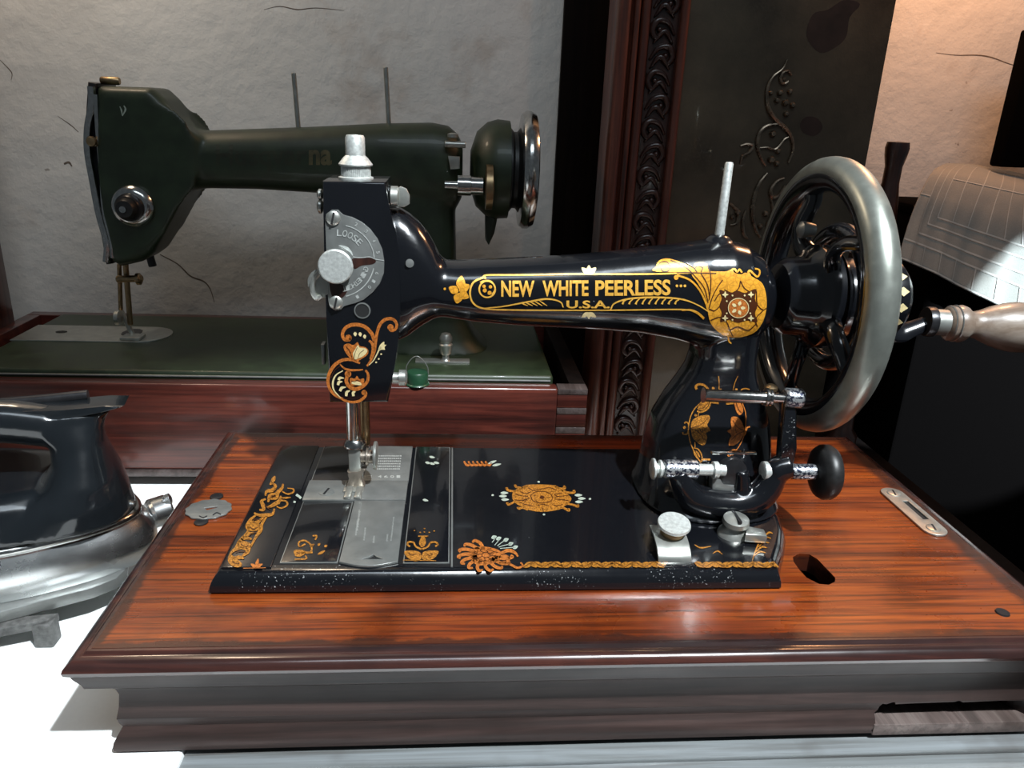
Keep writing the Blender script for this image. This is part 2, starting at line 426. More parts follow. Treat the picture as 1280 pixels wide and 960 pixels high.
def on_mesh(o):
    bm = bmesh.new(); bm.from_mesh(o.data); tr = BVHTree.FromBMesh(bm); bm.free()
    def f(px, py, lift):
        d = ray(px, py); h = tr.ray_cast(CAM, d)
        if h[0] is None: return None
        nn = h[1] if h[1].dot(d) < 0 else -h[1]
        return h[0] + nn * (0.00030 + 0.00018 * lift)
    return f
def Z(ox, oy, s): return lambda *pts: [(ox + x / s, oy + y / s) for x, y in pts]
def screw(bm, c, axis, r, h, slot_bm=None):
    c = V(c); a = V(axis).normalized()
    lathe(bm, [(r, 0), (r, h * 0.5), (r * 0.8, h * 0.85), (r * 0.35, h), (0, h)], c, a, 20)
    if slot_bm is not None:
        u = a.orthogonal().normalized(); u = (u + a.cross(u) * 0.6).normalized(); v = a.cross(u); p = c + a * (h * 0.9)
        for q in [[p + u * r * 0.85 + v * r * 0.14, p - u * r * 0.85 + v * r * 0.14, p - u * r * 0.85 - v * r * 0.14, p + u * r * 0.85 - v * r * 0.14]]:
            prism(slot_bm, q, a * h * 0.18)

# ================================================================== the setting
TZ = -0.088
def grid_wall():
    bm = bmesh.new(); box(bm, -1.6, 1.9, 0.56, 0.64, -0.75, 1.5)
    o = finish('wall_back', bm, 'wall', None, 0); tag(o, kind='structure', label='rough limewashed plaster wall at the back'); return o
wall = grid_wall()
bm = bmesh.new(); box(bm, -1.6, 1.9, -1.6, 0.56, -0.80, -0.75)
tag(finish('floor', bm, 'darkwood', None, 0), kind='structure', label='dark floor far below the table')
def crack(pts, w):
    d = Decal(on_plane('y', 0.56, -1)); d.ribbon(pts, w, 5); d.build('crack', 'crack', wall)
Zw = Z(0, 60, 3.2)
crack([(200, 318), (222, 330), (238, 345), (255, 352), (263, 362), (268, 378)], (1.0, 2.0, 0.6))
crack([(1170, 66), (1195, 69), (1222, 69), (1240, 72), (1262, 80), (1280, 84)], (0.6, 1.8, 0.8))
crack([(330, 12), (350, 8), (372, 12), (395, 10), (430, 13)], (0.5, 1.5, 0.5))
crack([(72, 145), (88, 156), (98, 165)], (0.5, 1.2, 0.8)); crack([(80, 205), (86, 203), (90, 208)], (2.5, 3.0, 1.5))
crack([(0, 75), (10, 85), (15, 92), (14, 100)], (0.6, 1.4, 0.5))

bm = bmesh.new(); box(bm, -0.405, -0.356, 0.46, 0.50, TZ, 0.9, 0.002)
tag(finish('wooden_post', bm, 'stile'), 'dark brown upright wooden post at the far left edge behind the green machine', 'post')

# table under everything, covered in white
t = thing('table', 'table covered with a bright white cloth under the iron and the wooden case', 'table', (-0.2, 0.0, -0.75))
bm = bmesh.new(); box(bm, -0.92, 0.487, -0.15, 0.557, TZ - 0.003, TZ, 0.001)
finish('table_cover', bm, 'white', t)
bm = bmesh.new(); box(bm, -0.90, 0.622, -0.145, 0.555, TZ - 0.035, TZ - 0.003, 0.002); finish('table_top', bm, 'darkwood', t)
for x in (-0.86, 0.58):
    for y in (-0.10, 0.50):
        bm = bmesh.new(); box(bm, x - 0.03, x + 0.03, y - 0.03, y + 0.03, -0.75, TZ - 0.035, 0.003); finish('leg', bm, 'darkwood', t)

# ================================================================== carved cabinet behind
CY = 0.40
cab = thing('carved_cabinet', 'tall dark cabinet with a carved reddish stile and ornate bronze-coloured panel', 'cabinet', (0.42, 0.43, TZ))
zb, zt = TZ, 0.95
cab.location.z = TZ
bm = bmesh.new(); box(bm, 0.2525, 0.330, 0.5490, 0.559, zb, zt, 0.001); finish('side_board', bm, 'darkwood', cab)
def vprof(name, pts, mat):   # vertical moulding from a plan profile
    bm = bmesh.new(); prism(bm, [V((x, y, zb)) for x, y in pts], (0, 0, zt - zb)); return finish(name, bm, mat, cab, 30)
arc = lambda cx, cy, r, a0, a1, n=8: [(cx + r * math.cos(math.radians(a0 + (a1 - a0) * k / n)), cy + r * math.sin(math.radians(a0 + (a1 - a0) * k / n))) for k in range(n + 1)]
vprof('stile', [(0.282, 0.44), (0.282, 0.404)] + arc(0.2895, 0.404, 0.0075, 180, 360) + [(0.297, 0.404), (0.2985, 0.402)] + arc(0.3015, 0.4015, 0.003, 180, 360) + [(0.305, 0.408), (0.306, 0.44)], 'stile')
vprof('inner_bead', [(0.306, 0.44), (0.306, 0.405)] + arc(0.3105, 0.405, 0.0045, 180, 360) + [(0.3165, 0.408), (0.3165, 0.44)], 'stile')
vprof('carved_ground', [(0.3165, 0.44), (0.3165, 0.411), (0.3435, 0.411), (0.3435, 0.44)], 'turned')
vprof('outer_bead', [(0.3435, 0.44), (0.3435, 0.405)] + arc(0.3478, 0.405, 0.0043, 180, 360) + [(0.3522, 0.412), (0.3522, 0.44)], 'stile')
# carved leaf scrolls on the strip
def leaf_mesh():
    bm = bmesh.new()
    tube(bm, catmull([V((-0.011, 0, 0.000)), V((-0.004, -0.002, 0.010)), V((0.006, -0.002, 0.012)), V((0.011, -0.001, 0.004)), V((0.007, -0.001, -0.003)), V((0.001, 0, -0.001))], 5), [0.0012 + 0.0022 * math.sin(math.pi * k / 25) for k in range(26)], 6)
    tube(bm, catmull([V((-0.010, 0, -0.008)), V((-0.001, -0.002, 0.003)), V((0.009, -0.001, -0.008))], 5), [0.0008 + 0.002 * math.sin(math.pi * k / 10) for k in range(11)], 6)
    lathe(bm, [(0.0, -0.004), (0.002, -0.003), (0.003, 0.0)], (0.004, 0.0, 0.004), (0, 1, 0), 8)
    bmesh.ops.recalc_face_normals(bm, faces=bm.faces); me = bpy.data.meshes.new('carved_leaf'); bm.to_mesh(me); bm.free(); return me
lm = leaf_mesh(); lm.materials.append(M['turned']); lm.polygons.foreach_set('use_smooth', [True] * len(lm.polygons))
for k in range(26):
    o = bpy.data.objects.new('carved_leaf', lm); COL.objects.link(o); par(o, cab)
    o.location = (0.330, 0.4105, -0.070 + k * 0.0225); o.scale = (1 if k % 2 else -1, 1, 1.0)
bm = bmesh.new(); box(bm, 0.3522, 0.5550, 0.414, 0.44, zb, zt, 0.001); panel = finish('panel', bm, 'panel', cab)
bm = bmesh.new(); box(bm, 0.30, 0.5545, 0.44, 0.45, zb, zt, 0.001); finish('back_board', bm, 'darkwood', cab)
# dark stains on the panel
dd = Decal(on_plane('y', 0.414, -1)); dd.fill([(1008, 45), (1016, 18), (1035, 12), (1055, 0), (1075, 5), (1062, 22), (1058, 45), (1046, 58), (1025, 66)], 4); dd.build('stain', 'stain', cab)
dd = Decal(on_plane('y', 0.414, -1)); dd.fill([(1000, 155), (1008, 146), (1022, 148), (1028, 160), (1018, 170), (1004, 166)], 4)
dd.build('stain', 'stain', cab)
# applied scroll ornament
Zo = Z(910, 60, 3.84)
def orn(pts, r0, r1, r2, n=7):
    P = [pt(x, y, 'y', 0.4125) for x, y in Zo(*pts)]; P = catmull(P, n); N = len(P)
    rr = [(r0 + (r1 - r0) * 2 * k / N) if k < N / 2 else (r1 + (r2 - r1) * (2 * k / N - 1)) for k in range(N)]
    bm = bmesh.new(); tube(bm, P, rr, 8); return finish('scroll', bm, 'bronze', cab)
M['bronze'] = plain('dark_bronze_ornament', (0.34, 0.27, 0.20), 0.26, 0.9, 0, 0.5, 150)
orn([(285, 55), (262, 100), (215, 140), (188, 200), (192, 280), (225, 340), (275, 385), (305, 430), (312, 490), (290, 550)], .0008, .0024, .0012)
orn([(240, 365), (185, 375), (150, 410), (142, 470), (160, 530), (182, 565)], .0014, .0024, .0010)
orn([(305, 130), (290, 112), (262, 120), (252, 150), (268, 172), (290, 160)], .0008, .0018, .0014)
orn([(60, 470), (90, 462), (120, 470), (100, 500), (70, 520), (60, 560)], .001, .0022, .001)
orn([(190, 600), (150, 650), (125, 720), (118, 800), (130, 860), (155, 910)], .0012, .0028, .0012)
orn([(85, 780), (70, 830), (75, 890), (95, 915)], .001, .002, .001)
orn([(270, 625), (235, 640), (205, 680), (215, 720), (250, 700), (275, 660)], .001, .0024, .001)
orn([(205, 720), (215, 790), (190, 850), (195, 910)], .001, .0022, .0012)
orn([(0, 740), (25, 760), (50, 790), (40, 840), (10, 850)], .001, .0022, .001)
orn([(150, 480), (190, 478), (230, 485), (270, 440), (290, 428)], .0008, .0016, .0008)
for x, y, r in [(250, 215, .0032), (235, 250, .003), (275, 262, .0035), (298, 210, .0028), (310, 275, .003), (280, 315, .003), (205, 215, .0025), (215, 412, .0036), (208, 535, .004), (240, 495, .003), (180, 795, .0032), (155, 855, .003), (235, 555, .003), (48, 790, .0034), (20, 810, .003), (268, 150, .002)]:
    a = Zo((x, y))[0]; p = pt(a[0], a[1], 'y', 0.4125)
    bm = bmesh.new(); lathe(bm, [(0, -r), (r * .6, -r * .8), (r, -r * .1), (r, r)], p, (0, 1, 0), 10); finish('berry', bm, 'bronze', cab)

# dark turned finial beside the cabinet
bm = bmesh.new(); lathe(bm, [(0.011, 0.0), (0.011, 0.05), (0.0095, 0.10), (0.009, 0.13), (0.012, 0.17), (0.0135, 0.20), (0.0115, 0.225), (0.0085, 0.245), (0.0085, 0.262), (0.0108, 0.272), (0.0118, 0.280), (0.0108, 0.286), (0.0, 0.287)], (0.5885, 0.42, 0.2475 - 0.287), (0, 0, 1), 28)
fin = thing('turned_post', 'dark turned wooden post with a flared top between cabinet and cloth', 'post', (0.5885, 0.42, TZ - 0.003))
finish('finial', bm, 'turned', fin)
bm = bmesh.new(); lathe(bm, [(0.018, 0), (0.018, 0.012), (0.012, 0.02), (0.011, 0.046)], (0.5885, 0.42, TZ - 0.003), (0, 0, 1), 20); finish('shaft', bm, 'turned', fin)

# dark chest at the right with a checked cloth
ch = thing('dark_chest', 'near-black wooden chest under the checked grey cloth at the right', 'chest', (0.8, 0.48, -0.75))
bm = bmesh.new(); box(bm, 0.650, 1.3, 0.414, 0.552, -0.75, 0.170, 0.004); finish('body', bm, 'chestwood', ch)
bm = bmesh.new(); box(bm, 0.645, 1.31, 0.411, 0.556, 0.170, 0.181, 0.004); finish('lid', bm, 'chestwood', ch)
bm = bmesh.new(); box(bm, 0.5565, 0.621, 0.45, 0.555, TZ - 0.003, 0.115, 0.004)  # added block; keeps the gap dark where lit wall would show
tag(finish('gap_darkener', bm, 'chestwood'), 'added near-black block that darkens the gap between carved cabinet and chest', 'box')
bm = bmesh.new(); box(bm, 0.741, 0.83, 0.470, 0.492, 0.2235, 0.365, 0.003)
tag(finish('dark_case', bm, 'chestwood'), 'dark upright case standing on the checked cloth at the top right', 'case')
# cloth: laid over the lid, falling over its front and left edges
ROWS = [[pt(x, y, 'y', yy) for x, y in r] for yy, r in (
    (.535, ((1183, 204), (1215, 205), (1260, 213), (1300, 222), (1400, 245))), (.475, ((1176, 207), (1207, 210), (1256, 219), (1300, 229), (1400, 252))),
    (.425, ((1166, 214), (1199, 219), (1254, 230), (1300, 240), (1400, 264))), (.4065, ((1152, 238), (1186, 247), (1242, 262), (1300, 277), (1400, 306))),
    (.400, ((1136, 275), (1172, 287), (1228, 308), (1300, 334), (1400, 370))), (.392, ((1121, 322), (1161, 339), (1214, 366), (1292, 402), (1400, 455))))]
ROWS = [catmull(r, 10) for r in ROWS]
def cloth_point(u, v):
    """u: 0 left .. 1 right, v: 0 back .. 1 bottom hem"""
    f = min(u, 0.9999) * 40; i = int(f); t = f - i
    c = [r[i].lerp(r[i + 1], t) for r in ROWS]; g = min(v, 0.9999) * 5; j = int(g); s = g - j
    p1, p2 = c[j], c[j + 1]; p0 = c[j - 1] if j else p1 * 2 - p2; p3 = c[j + 2] if j < 4 else p2 * 2 - p1
    q = 0.5 * ((2 * p1) + (p2 - p0) * s + (2 * p0 - 5 * p1 + 4 * p2 - p3) * s * s + (3 * p1 - p0 - 3 * p2 + p3) * s ** 3)
    q.y -= (0.0025 * math.sin(u * 26) + 0.0015 * math.sin(u * 61 + v * 4) + .004) * max(0, v - 0.5) * 2
    return q
def cloth_strip(bm, u0, u1, v0, v1, nu, nv, off=0.0):
    g = [[bm.verts.new(cloth_point(u0 + (u1 - u0) * i / nu, v0 + (v1 - v0) * j / nv) + V((-off * .3, -off * 0.8, off * .6))) for i in range(nu + 1)] for j in range(nv + 1)]
    for j in range(nv):
        for i in range(nu): bm.faces.new((g[j][i], g[j][i + 1], g[j + 1][i + 1], g[j + 1][i]))
ct = thing('checked_cloth', 'grey cloth with white checked stripes draped over the dark chest', 'cloth', (0.75, 0.45, 0.206))
bm = bmesh.new(); cloth_strip(bm, 0, 1, 0, 1, 60, 60); o = finish('cloth', bm, 'cloth', ct, 60)
md = o.modifiers.new('th', 'SOLIDIFY'); md.thickness = 0.0012; md.offset = -1
def stripe(*a):
    bm = bmesh.new(); cloth_strip(bm, *a); finish('stripe', bm, 'clothline', ct, 60)
for v, u0 in ((0.45, .22), (0.735, .22), (0.785, .16), (0.845, .09), (0.895, .0), (0.99, .0)): stripe(u0, 1, v, v + 0.008, 50, 1, 0.0006)
for u, v1 in ((0.09, .845), (0.16, .785), (0.22, .735)): stripe(u, u + 0.006, 0.10, v1, 1, 40, 0.0006)
for k in range(8): stripe(0.31 + k * 0.09, 0.315 + k * 0.09, 0.10, 0.735, 1, 40, 0.0006)
for k in range(9): stripe(0.08 + k * 0.10, 0.085 + k * 0.10, 0.895, 0.99, 1, 10, 0.0006)
stripe(0.0, 0.09, 0.62, 0.628, 8, 1, .0006)

# ================================================================== wooden box with the green machine
bx = thing('machine_box', 'reddish wooden box with finger joints carrying the green machine', 'box', (-0.02, 0.40, TZ))
X0, X1, BT, BB = -0.36, 0.263, 0.0160, -0.070
bm = bmesh.new(); box(bm, X0, X1 - 0.0285, 0.300, 0.316, BB, BT, 0.0022, 3); finish('front_board', bm, 'boxwood', bx)
zs = [BT, 0.0100, -0.0035, -0.0100, -0.0235, -0.0300, -0.0440, -0.0510, BB]
for k in range(8):
    bm = bmesh.new(); box(bm, X1 - 0.0285, X1, 0.300 + (0.0006 if k % 2 else 0.0), 0.316, zs[k + 1] + 0.0002, zs[k] - 0.0002, 0.0005)
    finish('finger_joint', bm, 'endgrain' if k % 2 == 0 else 'boxwood', bx)
bm = bmesh.new(); box(bm, X1 - 0.016, X1, 0.3165, 0.53, BB, BT, 0.001); finish('side_board', bm, 'darkwood', bx)  # near-black material puts the shade at the box end into the colour
bm = bmesh.new(); box(bm, X0, X0 + 0.016, 0.3165, 0.53, BB, BT, 0.001); finish('side_board', bm, 'boxwood', bx)
bm = bmesh.new(); box(bm, X0, X1, 0.53, 0.546, BB, BT, 0.001); finish('back_board', bm, 'boxwood', bx)
bm = bmesh.new(); box(bm, X0 - 0.004, X1 + 0.002, 0.297, 0.548, BB - 0.006, BB, 0.001); finish('bottom_board', bm, 'endgrain', bx)
for x in (X0 + 0.03, X1 - 0.03):
    for y in (0.33, 0.51):
        bm = bmesh.new(); cyl(bm, (x, y, TZ), (x, y, BB - 0.006), 0.012); finish('foot', bm, 'black', bx)

GZ = 0.0225
gm = thing('green_sewing_machine', 'dark green sewing machine on a wooden box behind the black one', 'sewing machine', (-0.04, 0.42, BT))
bm = bmesh.new(); box(bm, -0.312, 0.232, 0.318, 0.515, 0.004, GZ, 0.004, 3); gbed = finish('bed', bm, 'green', gm)
bm = bmesh.new(); tube(bm, [(-0.309, 0.3178, 0.0175), (0.229, 0.3178, 0.0175)], 0.0011, 8); finish('bed_edge_strip', bm, 'steel', gm)
# slide plate with rounded end
bm = bmesh.new()
pl = [(-0.312, 0.405), (-0.19, 0.405)] + [(-0.19 + 0.027 * math.cos(math.radians(a)), 0.4335 + 0.0285 * math.sin(math.radians(a))) for a in range(-80, 90, 10)] + [(-0.19, 0.462), (-0.312, 0.462)]
prism(bm, [V((x, y, GZ - 0.0005)) for x, y in pl], (0, 0, 0.0015), 0.0003); gp = finish('slide_plate', bm, 'nickel', gm)
bm = bmesh.new()
prism(bm, [V((-0.205 + 0.010 * math.cos(a / 10 * 6.283), 0.438 + 0.014 * math.sin(a / 10 * 6.283), GZ + 0.0008)) for a in range(10)], (0, 0, 0.0006)); finish('needle_hole', bm, 'darkmetal', gp)
bm = bmesh.new(); prism(bm, [V((-0.276 + 0.006 * math.cos(a / 8 * 6.283), 0.436 + 0.004 * math.sin(a / 8 * 6.283), GZ + 0.0008)) for a in range(8)], (0, 0, 0.0006)); finish('finger_notch', bm, 'black', gp)
# green casting: outline seen from the front, rounded, fused
GY = 0.42
def gpx(*pts, y=GY): return [pt(a, b, 'y', y) for a, b in pts]
bm = bmesh.new()
head = gpx((120, 107), (188, 109), (204, 124), (218, 146), (232, 160), (250, 172), (252, 215), (238, 232), (222, 262), (206, 292), (190, 318), (176, 328), (150, 334), (137, 326), (128, 262), (122, 190), y=GY - 0.026)
prism(bm, [p + V((0, -0.004, 0)) for p in head], (0, 0.060, 0), 0.009, 3)
secs = []
for x, yt, yb, ry in [(222, 150, 250, .026), (235, 158, 238, .027), (260, 163, 235, .027), (320, 161, 236, .027), (400, 158, 241, .028), (480, 154, 246, .030), (540, 153, 262, .032), (560, 157, 262, .031), (572, 168, 258, .027), (578, 182, 246, .020)]:
    a, b = pt(x, yt, 'y', GY), pt(x, yb, 'y', GY); c = (a + b) / 2; rz = (a.z - b.z) / 2
    secs.append([V((c.x, GY + q[0], c.z + q[1])) for q in superell(32, ry, rz, 2.5)])
loft(bm, secs)
secs = []
for z, x0, x1, ry in [(0.020, 0.050, 0.175, .050), (0.034, 0.058, 0.160, .044), (0.055, 0.066, 0.148, .038), (0.08, 0.070, 0.142, .035), (0.11, 0.074, 0.1375, .033), (0.16, 0.078, 0.136, .031), (0.20, 0.075, 0.136, .031), (0.225, 0.07, 0.132, .028)]:
    secs.append([V(((x0 + x1) / 2 + q[0], GY + 0.005 + q[1], z)) for q in superell(36, (x1 - x0) / 2, ry, 3.2)])
loft(bm, secs)
gb = remeshed('body', bm, 0.0024, 6, 'green', gm)
gmap = on_mesh(gb)
M['faded'] = plain('faded_gold_letter', (0.115, 0.098, 0.045), 0.5, 0.1, 0, 0.5, 60)
M['faint'] = plain('worn_away_letter', (0.028, 0.034, 0.014), 0.5, 0.0, 0, 0.6, 60)
d = Decal(gmap, 6); d.text('Husqvar', 270, 384, 206, 180, 0.02, -1); d.build('worn_lettering', 'faint', gb)
d = Decal(gmap, 6); d.text('na', 386, 415, 205, 179, 0.035); d.build('lettering', 'faded', gb)
d = Decal(gmap, 3); d.ribbon([(150, 133), (152, 138), (153, 144)], (1, 2, 1)); d.ribbon([(155, 132), (157, 137), (153, 145)], (1, 2.5, 1)); d.build('paint_chip', 'greenish', gb)
# face plate and thread levers at the left of the head
bm = bmesh.new(); f0 = gpx((109, 102), (121, 104), (127, 200), (140, 330), (132, 331), (121, 262), (111, 196), (107, 150), y=GY - 0.022)
prism(bm, f0, (0, 0.044, 0), 0.002); finish('face_plate', bm, 'darkmetal', gm)
bm = bmesh.new(); tube(bm, catmull(gpx((114, 108), (115, 130), (110, 160), (110, 190), (116, 225), (122, 258), (126, 275), (134, 305), (133, 327), y=GY - 0.026), 5), 0.0036, 8); finish('thread_guard', bm, 'chrome', gm)
bm = bmesh.new(); tube(bm, catmull(gpx((120, 118), (122, 160), (127, 215), (130, 262), (139, 300), (141, 322), y=GY - 0.027), 5), 0.0022, 8); finish('take_up_lever', bm, 'chrome', gm)
bm = bmesh.new(); lathe(bm, [(0, -.004), (.004, -.003), (.005, 0), (.004, .003)], pt(115, 177, 'y', GY - 0.030), (0, 1, 0), 14); finish('thread_eye', bm, 'brass', gm)
p = pt(137, 99.5, 'y', GY - 0.01); bm = bmesh.new(); lathe(bm, [(.0028, -.0085), (.0036, -.007), (.0036, .007), (.0028, .0085)], p + V((0.0005, 0, -0.001)), (1, 0, 0), 20); finish('pressure_screw', bm, 'brass', gm)
# tension assembly
p = pt(166, 258, 'y', GY - 0.033)
tn = None
for nm, prof, mat in [('tension_disc', [(0, .004), (.0185, .004), (.0195, -.001), (.017, -.005), (.0135, -.0065)], 'chrome'), ('tension_spring', [(.0135, -.004), (.0125, -.011), (.0105, -.0125), (.010, -.014)], 'darkmetal'), ('tension_nut', [(.0098, -.010), (.0095, -.018), (.0075, -.021), (.003, -.0215), (0, -.0215)], 'rubber')]:
    bm = bmesh.new(); lathe(bm, prof, p, (0, 1, 0), 32); o = finish(nm, bm, mat, gm if tn is None else tn)
    if tn is None: tn = o
bm = bmesh.new(); lathe(bm, [(0, -.003), (.003, -.003), (.0032, 0)], p + V((0, -0.0215, 0)), (0, 1, 0), 14); finish('tension_stud', bm, 'chrome', tn)
# needle bar, presser
bm = bmesh.new(); cyl(bm, pt(157, 330, 'y', GY), pt(163, 406, 'y', GY), 0.0027); finish('needle_bar', bm, 'brass', gm)
bm = bmesh.new(); cyl(bm, pt(149, 330, 'y', GY + .006), pt(151, 388, 'y', GY + .006), 0.0022); finish('presser_bar', bm, 'brass', gm)
bm = bmesh.new(); cyl(bm, pt(146, 349, 'y', GY - .006), pt(178, 348, 'y', GY - .006), 0.0035); lathe(bm, [(.002, 0), (.006, .001), (.006, .004), (.003, .006)], pt(170, 349, 'y', GY - .006), (1, 0, 0.1), 16); finish('needle_clamp', bm, 'brass', gm)
bm = bmesh.new(); lathe(bm, [(.003, 0), (.0075, .001), (.0078, .005), (.004, .007)], pt(144, 397, 'y', GY - .004), (1, 0, 0), 18); finish('presser_screw', bm, 'nickel', gm)
bm = bmesh.new(); box(bm, -0.206, -0.186, GY - .012, GY + .006, GZ + 0.0012, GZ + 0.004, 0.0008); cyl(bm, (-0.2, GY + .006, GZ + .003), pt(151, 388, 'y', GY + .006), 0.0026); finish('presser_foot', bm, 'nickel', gm)
bm = bmesh.new(); a = pt(186, 315, 'y', GY + .01); cyl(bm, a, pt(191, 333, 'y', GY + .01), 0.004); finish('presser_lifter', bm, 'darkmetal', gm)
for a, b in (((373, 160), (367, 91)), ((486, 156), (482, 84))):
    bm = bmesh.new(); cyl(bm, pt(*a, 'y', GY), pt(*b, 'y', GY), 0.0023, 14); finish('spool_pin', bm, 'nickel', gm)
# hand wheel end
wc = pt(640, 213, 'y', GY); wc.x = 0.150
hw = None
for nm, prof, mat in [('wheel_cover', [(.018, .0), (.036, .006), (.045, .016), (.048, .026), (.047, .038), (.043, .0385)], 'green'),
                      ('belt_pulley', [(.040, .036), (.040, .040), (.037, .0425), (.037, .046), (.041, .049), (.041, .053)], 'rubber'),
                      ('rim', [(.047, .049), (.054, .050), (.0570, .054), (.0570, .0585), (.054, .0635), (.047, .0650), (.030, .0645), (.014, .066), (0, .066)], 'chrome')]:
    bm = bmesh.new(); lathe(bm, prof, wc, (1, 0, 0), 48); o = finish(nm, bm, mat, gm if hw is None else hw)
    if hw is None: hw = o
bm = bmesh.new(); prism(bm, gpx((606, 235), (626, 232), (624, 262), (618, 292), (611, 307), (607, 300)), (0, 0.02, 0), 0.002); finish('belt_guard', bm, 'green', gm)
bm = bmesh.new(); lathe(bm, [(.004, 0), (.004, .012), (.0095, .0122), (.0095, .0245), (.0085, .025), (.0085, .036), (.004, .037)], pt(556, 231, 'y', GY - .045), (1, 0, 0), 24); bw = finish('bobbin_winder', bm, 'chrome', gm)
bm = bmesh.new(); lathe(bm, [(.006, 0), (.021, .001), (.021, .007), (.006, .009)], pt(606, 234, 'y', GY - .045), (1, 0, 0), 28); finish('friction_wheel', bm, 'brass', bw)
bm = bmesh.new(); prism(bm, gpx((560, 195), (575, 196), (575, 211), (563, 212), y=GY - .036), (0, .004, 0), .0008); cyl(bm, pt(556, 180, 'y', GY - .034), pt(582, 181, 'y', GY - .034), .003); lathe(bm, [(.002, 0), (.005, .001), (.005, .004), (.002, .005)], pt(566, 173, 'y', GY - .034), (0, 0, 1), 14); finish('winder_latch', bm, 'nickel', gm)
# chrome latch on its bed
p = pt(557, 452, 'z', GZ)
bm = bmesh.new(); box(bm, p.x - .030, p.x + .024, p.y - .006, p.y + .006, GZ - .0005, GZ + .0018, .0006)
lathe(bm, [(.0045, 0), (.005, .001), (.0035, .003), (.0035, .006), (.0055, .008), (.0070, .017), (.005, .0185), (.0065, .0205), (.0065, .024), (.0045, .028), (0, .0295)], (p.x, p.y, GZ + .001), (0, 0, 1), 20); finish('stitch_latch', bm, 'nickel', gm)
# little green oil cup with wire bail on the box edge
oc = pt(522, 478, 'z', BT)
oc = V((oc.x, 0.3085, BT)); tp = thing('green_oil_cup', 'small green round tin with a wire bail on the wooden box edge', 'tin', oc)
bm = bmesh.new(); lathe(bm, [(.0105, 0), (.0115, .0005), (.0110, .0015), (.0100, .002), (.0102, .011), (.0092, .0125), (.003, .0128), (0, .0128)], oc, (0, 0, 1), 28); finish('tin_body', bm, plain('green_tin_paint', (0.012, 0.055, 0.026), .35, 0, .2, .3, 100), tp)
bm = bmesh.new(); tube(bm, catmull([oc + V(q) for q in ((.0102, 0, .010), (.009, 0, .018), (.002, 0, .0265), (-.004, 0, .026), (-.0098, 0, .018), (-.0102, 0, .010))], 5), .0005, 6); finish('wire_bail', bm, 'steel', tp)

# ================================================================== iron on its stand, left
TR = thing('iron_stand', 'low grey cast stand with stubby feet under the old iron', 'stand', (-0.16, 0.12, TZ))
bm = bmesh.new(); so = [(-0.30, 0.045), (-0.163, 0.066), (-0.112, 0.094), (-0.100, 0.106), (-0.098, 0.118), (-0.108, 0.150), (-0.20, 0.165), (-0.30, 0.15)]
prism(bm, [V((x, y, -0.0680)) for x, y in so], (0, 0, 0.0085), 0.0008); finish('rest_plate', bm, 'steel', TR)
bm = bmesh.new(); prism(bm, [V((x, y, -0.0745)) for x, y in [(-0.30, 0.040), (-0.168, 0.058), (-0.131, 0.071), (-0.128, 0.079), (-0.17, 0.072), (-0.30, 0.054)]], (0, 0, 0.0064), 0.0012); finish('rail', bm, 'castiron', TR)
bm = bmesh.new(); prism(bm, [V((x, y, -0.0745)) for x, y in [(-0.30, 0.150), (-0.12, 0.135), (-0.118, 0.142), (-0.30, 0.160)]], (0, 0, 0.0064), 0.0012); finish('rail', bm, 'castiron', TR)
for x, y in ((-0.1345, 0.0735), (-0.130, 0.139), (-0.285, 0.049), (-0.285, 0.153)):
    bm = bmesh.new(); box(bm, x - 0.0062, x + 0.0062, y - 0.0062, y + 0.0062, TZ, -0.0700, 0.0016); finish('foot', bm, 'castiron', TR)

IR = thing('electric_iron', 'old iron with black handle and polished metal shell beside the wooden case', 'iron', (-0.18, 0.125, -0.0595))
near = [(-0.31, 0.050), (-0.24, 0.054), (-0.16, 0.076), (-0.119, 0.0975), (-0.098, 0.114), (-0.0865, 0.130), (-0.0845, 0.145), (-0.093, 0.163), (-0.115, 0.182), (-0.17, 0.200), (-0.25, 0.203), (-0.31, 0.198), (-0.335, 0.160), (-0.335, 0.090)]
CC = V((-0.185, 0.128, 0))
out2 = [V((p.x, p.y, 0)) for p in catmull([(x, y, 0) for x, y in near], 5, True)]
def lev(s, z, dx=0.0): return [V((CC.x + dx + (p.x - CC.x) * s, CC.y + (p.y - CC.y) * s, z)) for p in out2]
bm = bmesh.new(); loft(bm, [lev(.93, -.0595), lev(.965, -.0590), lev(.985, -.055), lev(1.0, -.049), lev(1.0, -.046), lev(.985, -.040), lev(.955, -.034), lev(.925, -.030), lev(.915, -.0285)]); finish('sole_shell', bm, 'shell', IR, 50)
bm = bmesh.new(); loft(bm, [lev(.905, -.0290), lev(.905, -.0275)]); finish('seam_line', bm, 'turned', IR)
bm = bmesh.new(); loft(bm, [lev(.905, -.0276), lev(.915, -.0268), lev(.915, -.0245), lev(.895, -.0225), lev(.88, -.0222)]); finish('trim_band', bm, 'chrome', IR, 50)
# black body and handle, one casting with the hand hole
ax = V((math.cos(math.radians(12)), math.sin(math.radians(12)), 0)); sd = V((-ax.y, ax.x, 0)); o3 = V((-0.095, 0.140, 0))
def ip(u, z, s=0.0): return o3 + ax * u + sd * s + V((0, 0, z))
bm = bmesh.new()
loft(bm, [lev(.885, -.0226), lev(.875, -.016), lev(.85, -.008), lev(.80, .001), lev(.70, .007), lev(.55, .009)])
